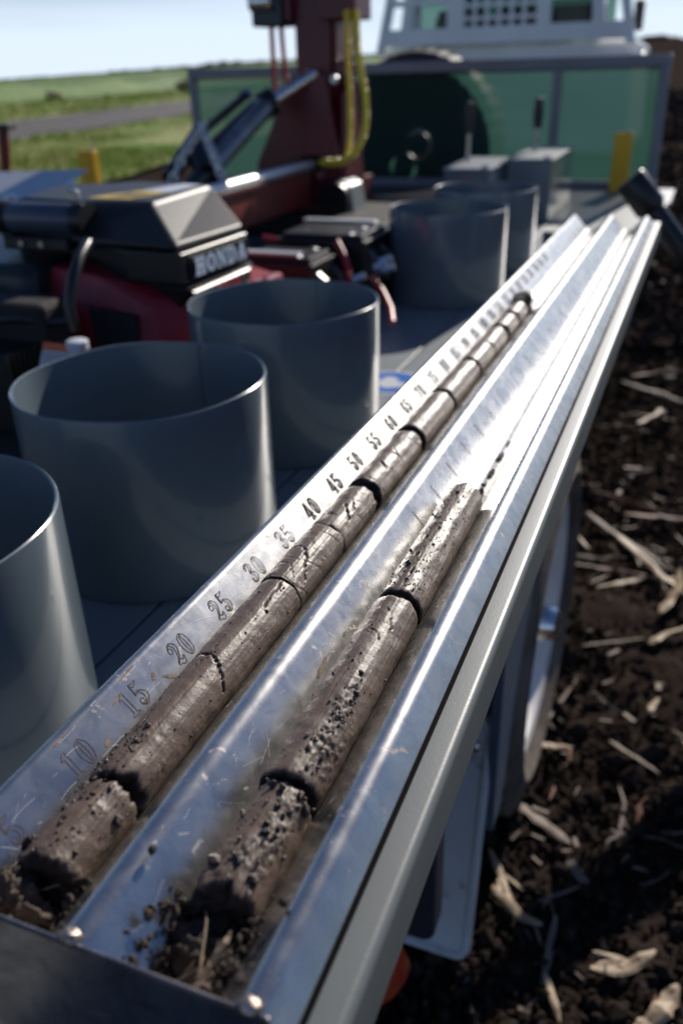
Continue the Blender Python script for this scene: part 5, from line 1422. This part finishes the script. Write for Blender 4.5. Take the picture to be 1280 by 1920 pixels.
core('soil_core', C1, 0.3958, 0.4708, 'smooth core piece with fine curved cracks between marks 30 and 35', G1, seed=3, rough0=0.5, rough1=1.0, dz=0.0006, scallop=0.5, rim0=0.2, rim1=0.6,
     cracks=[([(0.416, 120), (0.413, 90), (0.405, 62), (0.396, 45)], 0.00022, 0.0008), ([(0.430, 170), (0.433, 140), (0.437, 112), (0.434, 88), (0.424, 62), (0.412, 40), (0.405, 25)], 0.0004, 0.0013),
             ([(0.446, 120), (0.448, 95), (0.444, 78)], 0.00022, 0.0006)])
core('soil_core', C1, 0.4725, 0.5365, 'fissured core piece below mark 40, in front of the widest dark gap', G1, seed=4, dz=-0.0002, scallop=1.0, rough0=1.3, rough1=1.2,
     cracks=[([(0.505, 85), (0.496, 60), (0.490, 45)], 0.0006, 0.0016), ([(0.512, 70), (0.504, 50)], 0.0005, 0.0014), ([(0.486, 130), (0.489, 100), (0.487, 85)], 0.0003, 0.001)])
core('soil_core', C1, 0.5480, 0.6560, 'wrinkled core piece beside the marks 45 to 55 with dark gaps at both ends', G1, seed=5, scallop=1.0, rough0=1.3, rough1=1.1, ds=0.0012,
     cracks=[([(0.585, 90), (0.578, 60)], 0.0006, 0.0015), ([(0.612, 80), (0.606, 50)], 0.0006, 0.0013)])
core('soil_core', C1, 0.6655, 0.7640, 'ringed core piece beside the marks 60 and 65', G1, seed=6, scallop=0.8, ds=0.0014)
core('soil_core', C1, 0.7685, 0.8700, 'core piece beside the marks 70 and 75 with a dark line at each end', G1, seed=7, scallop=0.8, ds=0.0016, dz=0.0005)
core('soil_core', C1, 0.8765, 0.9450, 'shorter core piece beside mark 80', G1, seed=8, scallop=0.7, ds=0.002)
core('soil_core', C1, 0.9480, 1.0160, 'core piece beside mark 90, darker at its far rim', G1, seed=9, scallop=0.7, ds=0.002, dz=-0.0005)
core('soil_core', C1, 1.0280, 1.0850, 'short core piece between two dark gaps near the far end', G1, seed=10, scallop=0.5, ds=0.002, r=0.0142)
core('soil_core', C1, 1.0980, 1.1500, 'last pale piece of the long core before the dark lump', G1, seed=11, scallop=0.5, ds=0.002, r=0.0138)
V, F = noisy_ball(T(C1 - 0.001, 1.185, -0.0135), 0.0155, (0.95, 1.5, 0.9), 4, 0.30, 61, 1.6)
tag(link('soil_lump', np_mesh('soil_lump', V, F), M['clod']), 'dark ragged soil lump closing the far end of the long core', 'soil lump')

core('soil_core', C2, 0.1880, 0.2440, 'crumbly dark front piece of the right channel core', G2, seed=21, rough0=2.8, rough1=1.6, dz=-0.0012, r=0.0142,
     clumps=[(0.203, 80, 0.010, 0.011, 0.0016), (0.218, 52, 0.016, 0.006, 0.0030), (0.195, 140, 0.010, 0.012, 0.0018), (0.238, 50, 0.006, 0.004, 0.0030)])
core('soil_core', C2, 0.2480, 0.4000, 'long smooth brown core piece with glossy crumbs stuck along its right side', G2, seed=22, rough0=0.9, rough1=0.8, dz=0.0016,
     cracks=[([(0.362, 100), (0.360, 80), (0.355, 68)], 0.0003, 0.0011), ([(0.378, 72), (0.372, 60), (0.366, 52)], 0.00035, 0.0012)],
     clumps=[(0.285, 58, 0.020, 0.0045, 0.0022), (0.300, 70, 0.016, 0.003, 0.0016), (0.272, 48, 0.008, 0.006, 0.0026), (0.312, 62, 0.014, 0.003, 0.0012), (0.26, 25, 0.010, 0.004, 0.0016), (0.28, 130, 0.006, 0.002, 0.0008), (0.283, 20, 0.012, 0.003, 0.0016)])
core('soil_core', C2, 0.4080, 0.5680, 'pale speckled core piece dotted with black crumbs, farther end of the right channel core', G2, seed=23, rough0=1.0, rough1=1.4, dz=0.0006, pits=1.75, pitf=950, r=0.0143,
     cracks=[([(0.41, 88), (0.45, 92), (0.50, 90), (0.56, 95)], 0.00025, 0.0004)])

# lumps at the near end
def lump(name, c, r, sq, label, seed, mt='clod', amp=0.3):
    V, F = noisy_ball((0, 0, 0), r, sq, 5, amp, seed, 1.7)
    V = V + fbm(V * 330, 2, seed)[:, None] * 0.0009
    o = link(name, np_mesh(name, V, F), M[mt]); o.location = c
    return tag(o, label, 'soil lump', 'loose soil lumps at the near end of the tray')
lump('soil_lump', T(-0.2115, 0.1640, -0.0150), 0.0082, (1.0, 1.1, 1.15), 'pale angular soil lump in front of the long core, above the end plate', 71, 'clod_light', 0.4)
lump('soil_lump', T(-0.2030, 0.1600, -0.0190), 0.0075, (1.3, 1.0, 0.9), 'brown soil lump lying against the end plate in the left channel', 72, 'clod_light', 0.35)
lump('soil_lump', T(-0.2165, 0.1800, -0.0055), 0.0022, (1, 1, 1), 'tiny round soil pellet on the left wall beside the core front', 73, 'clod', 0.2)
lump('soil_lump', T(-0.1330, 0.1720, -0.0220), 0.0085, (1.3, 1.2, 0.9), 'dark soil lump with straw under the front of the right channel core', 74, 'clod', 0.4)
lump('soil_lump', T(-0.1280, 0.1600, -0.0240), 0.0065, (1.2, 1.2, 0.8), 'small soil lump against the end plate in the right channel', 75, 'clod_light', 0.4)
for x_, s_, r_, q_, lab_ in ((-0.1292, 0.646, 0.0028, 2.6, 'narrow dark soil smear just beyond the speckled core piece'), (-0.1293, 0.684, 0.0034, 2.4, 'larger dark soil smear in the bare right channel'), (-0.1286, 0.716, 0.0022, 3.0, 'thin pointed soil smear at the tip of the trail in the right channel')):
    V, F = noisy_ball((0, 0, 0), r_, (0.8, q_, 0.5), 4, 0.6, int(s_ * 1000), 2.4)
    o = link('soil_smear', np_mesh('soil_smear', V, F), M['clod']); o.location = T(x_, s_, -0.0291)
    tag(o, lab_, 'soil smear', 'soil smears in the bare right channel')
# crumbs
def crumb_field(boxes, seed):
    r = np.random.default_rng(seed); P = []; S = []
    for (cx, hw, s0, s1, n_, size, up) in boxes:
        x = cx + r.normal(0, 1, n_) * hw; s = r.uniform(s0, s1, n_)
        dx_ = np.abs(x - cx)
        zf = -0.0303 + 0.0155 - np.sqrt(np.clip(0.0155 ** 2 - np.minimum(dx_, 0.0110) ** 2, 0, None)) + np.clip(dx_ - 0.0110, 0, None) * 1.03
        z = zf + size * 0.4 + up * r.uniform(0, 1, n_) ** 2
        for a, b_, c in zip(x, s, z): P.append(T(a, b_, c))
        S += list(size * r.gamma(2.2, 0.4, n_))
    return np.array(P), np.array(S)
P, S = crumb_field([(C1, 0.009, 0.150, 0.180, 700, 0.0011, 0.008), (C2, 0.010, 0.150, 0.190, 900, 0.0012, 0.010), (C1 + 0.015, 0.0022, 0.18, 0.34, 300, 0.0006, 0.001), (C2 + 0.0150, 0.0025, 0.19, 0.30, 700, 0.0009, 0.003),
                    (C2 - 0.014, 0.003, 0.19, 0.36, 110, 0.0005, 0.0), (C1 - 0.0140, 0.002, 0.18, 0.50, 220, 0.0004, 0.0), (C2, 0.012, 0.40, 0.62, 60, 0.0005, 0.0), (C2 + 0.003, 0.0012, 0.575, 0.665, 160, 0.0009, 0.001)], 5)
scatter_blobs('soil_crumbs', P, S, M['clod'], 'dark soil crumbs spilled in both tray channels round the cores', 'soil', n=1, seed=9)
# crumbs stuck on the speckled piece and elsewhere on the cores
r5 = np.random.default_rng(12); P = []; S = []
def on_core(cx, s, deg, r=CORE_R, dz=0.0): return T(cx + r * math.cos(R_(deg)), s, -0.016 + dz + r * math.sin(R_(deg)))
for _ in range(420):
    s = r5.uniform(0.412, 0.566); P.append(on_core(C2, s, r5.normal(92, 28), 0.0146, 0.0006)); S.append(0.00016 + r5.gamma(1.3, 0.00017))
for _ in range(110):
    s = r5.normal(0.288, 0.016); P.append(on_core(C2, s, r5.normal(58, 15), 0.0152, 0.0016)); S.append(0.0002 + r5.gamma(1.2, 0.00035))
for _ in range(80):
    s = r5.uniform(0.19, 0.244); P.append(on_core(C2, s, r5.normal(75, 35), 0.0152, -0.0012)); S.append(0.00025 + r5.gamma(1.1, 0.0005))
for _ in range(120):
    s = r5.normal(0.236, 0.012); P.append(on_core(C1, s, r5.normal(115, 22), 0.0147)); S.append(0.0002 + r5.gamma(1.2, 0.00026))
for _ in range(130):
    s = r5.uniform(0.175, 0.218); P.append(on_core(C1, s, r5.normal(90, 50), 0.0147, -0.0006)); S.append(0.0002 + r5.gamma(1.2, 0.0003))
for _ in range(70):
    s = r5.uniform(0.24, 0.39); P.append(on_core(C1, s, r5.normal(70, 40), 0.0147)); S.append(0.0002 + r5.gamma(1.5, 0.00018))
for _ in range(60):
    s = r5.uniform(0.25, 0.40); P.append(on_core(C2, s, r5.normal(95, 40), 0.0148, 0.0016)); S.append(0.0002 + r5.gamma(1.5, 0.00018))
scatter_blobs('core_crumbs', np.array(P), np.array(S), M['crumb'], 'dark crumbs stuck on the soil cores', 'soil', n=1, seed=10)
# straw bits in the near end of the tray
BITS = [((-0.1215, 0.168, -0.0120), 0.016, 0.0030, 70, 'straw', 'frayed golden straw tuft at the near end of the right channel'),
        ((-0.1300, 0.170, -0.0135), 0.024, 0.0010, 110, 'straw', 'thin dark straw across the near end of the right channel'),
        ((-0.1330, 0.158, -0.0190), 0.014, 0.0016, 40, 'straw', 'short straw stub by the end plate in the right channel'),
        ((-0.1180, 0.236, -0.0160), 0.010, 0.0012, 85, 'straw', 'tiny orange straw sliver right of the core break'),
        ((-0.1990, 0.170, -0.0130), 0.008, 0.0006, 20, 'straw', 'hair thin straw above the left soil lump')]
for i, ((x, s, z), L_, w_, ang, mt, lab) in enumerate(BITS):
    o = link('straw_bit', straw_mesh('straw_bit', L_, w_, 0.2, 300 + i, i < 2), M[mt]); o.location = T(x, s, z); o.rotation_euler = (0.1, -0.3, R_(ang))
    tag(o, lab, 'straw', 'straw bits in the tray')

bpy.context.view_layer.update()
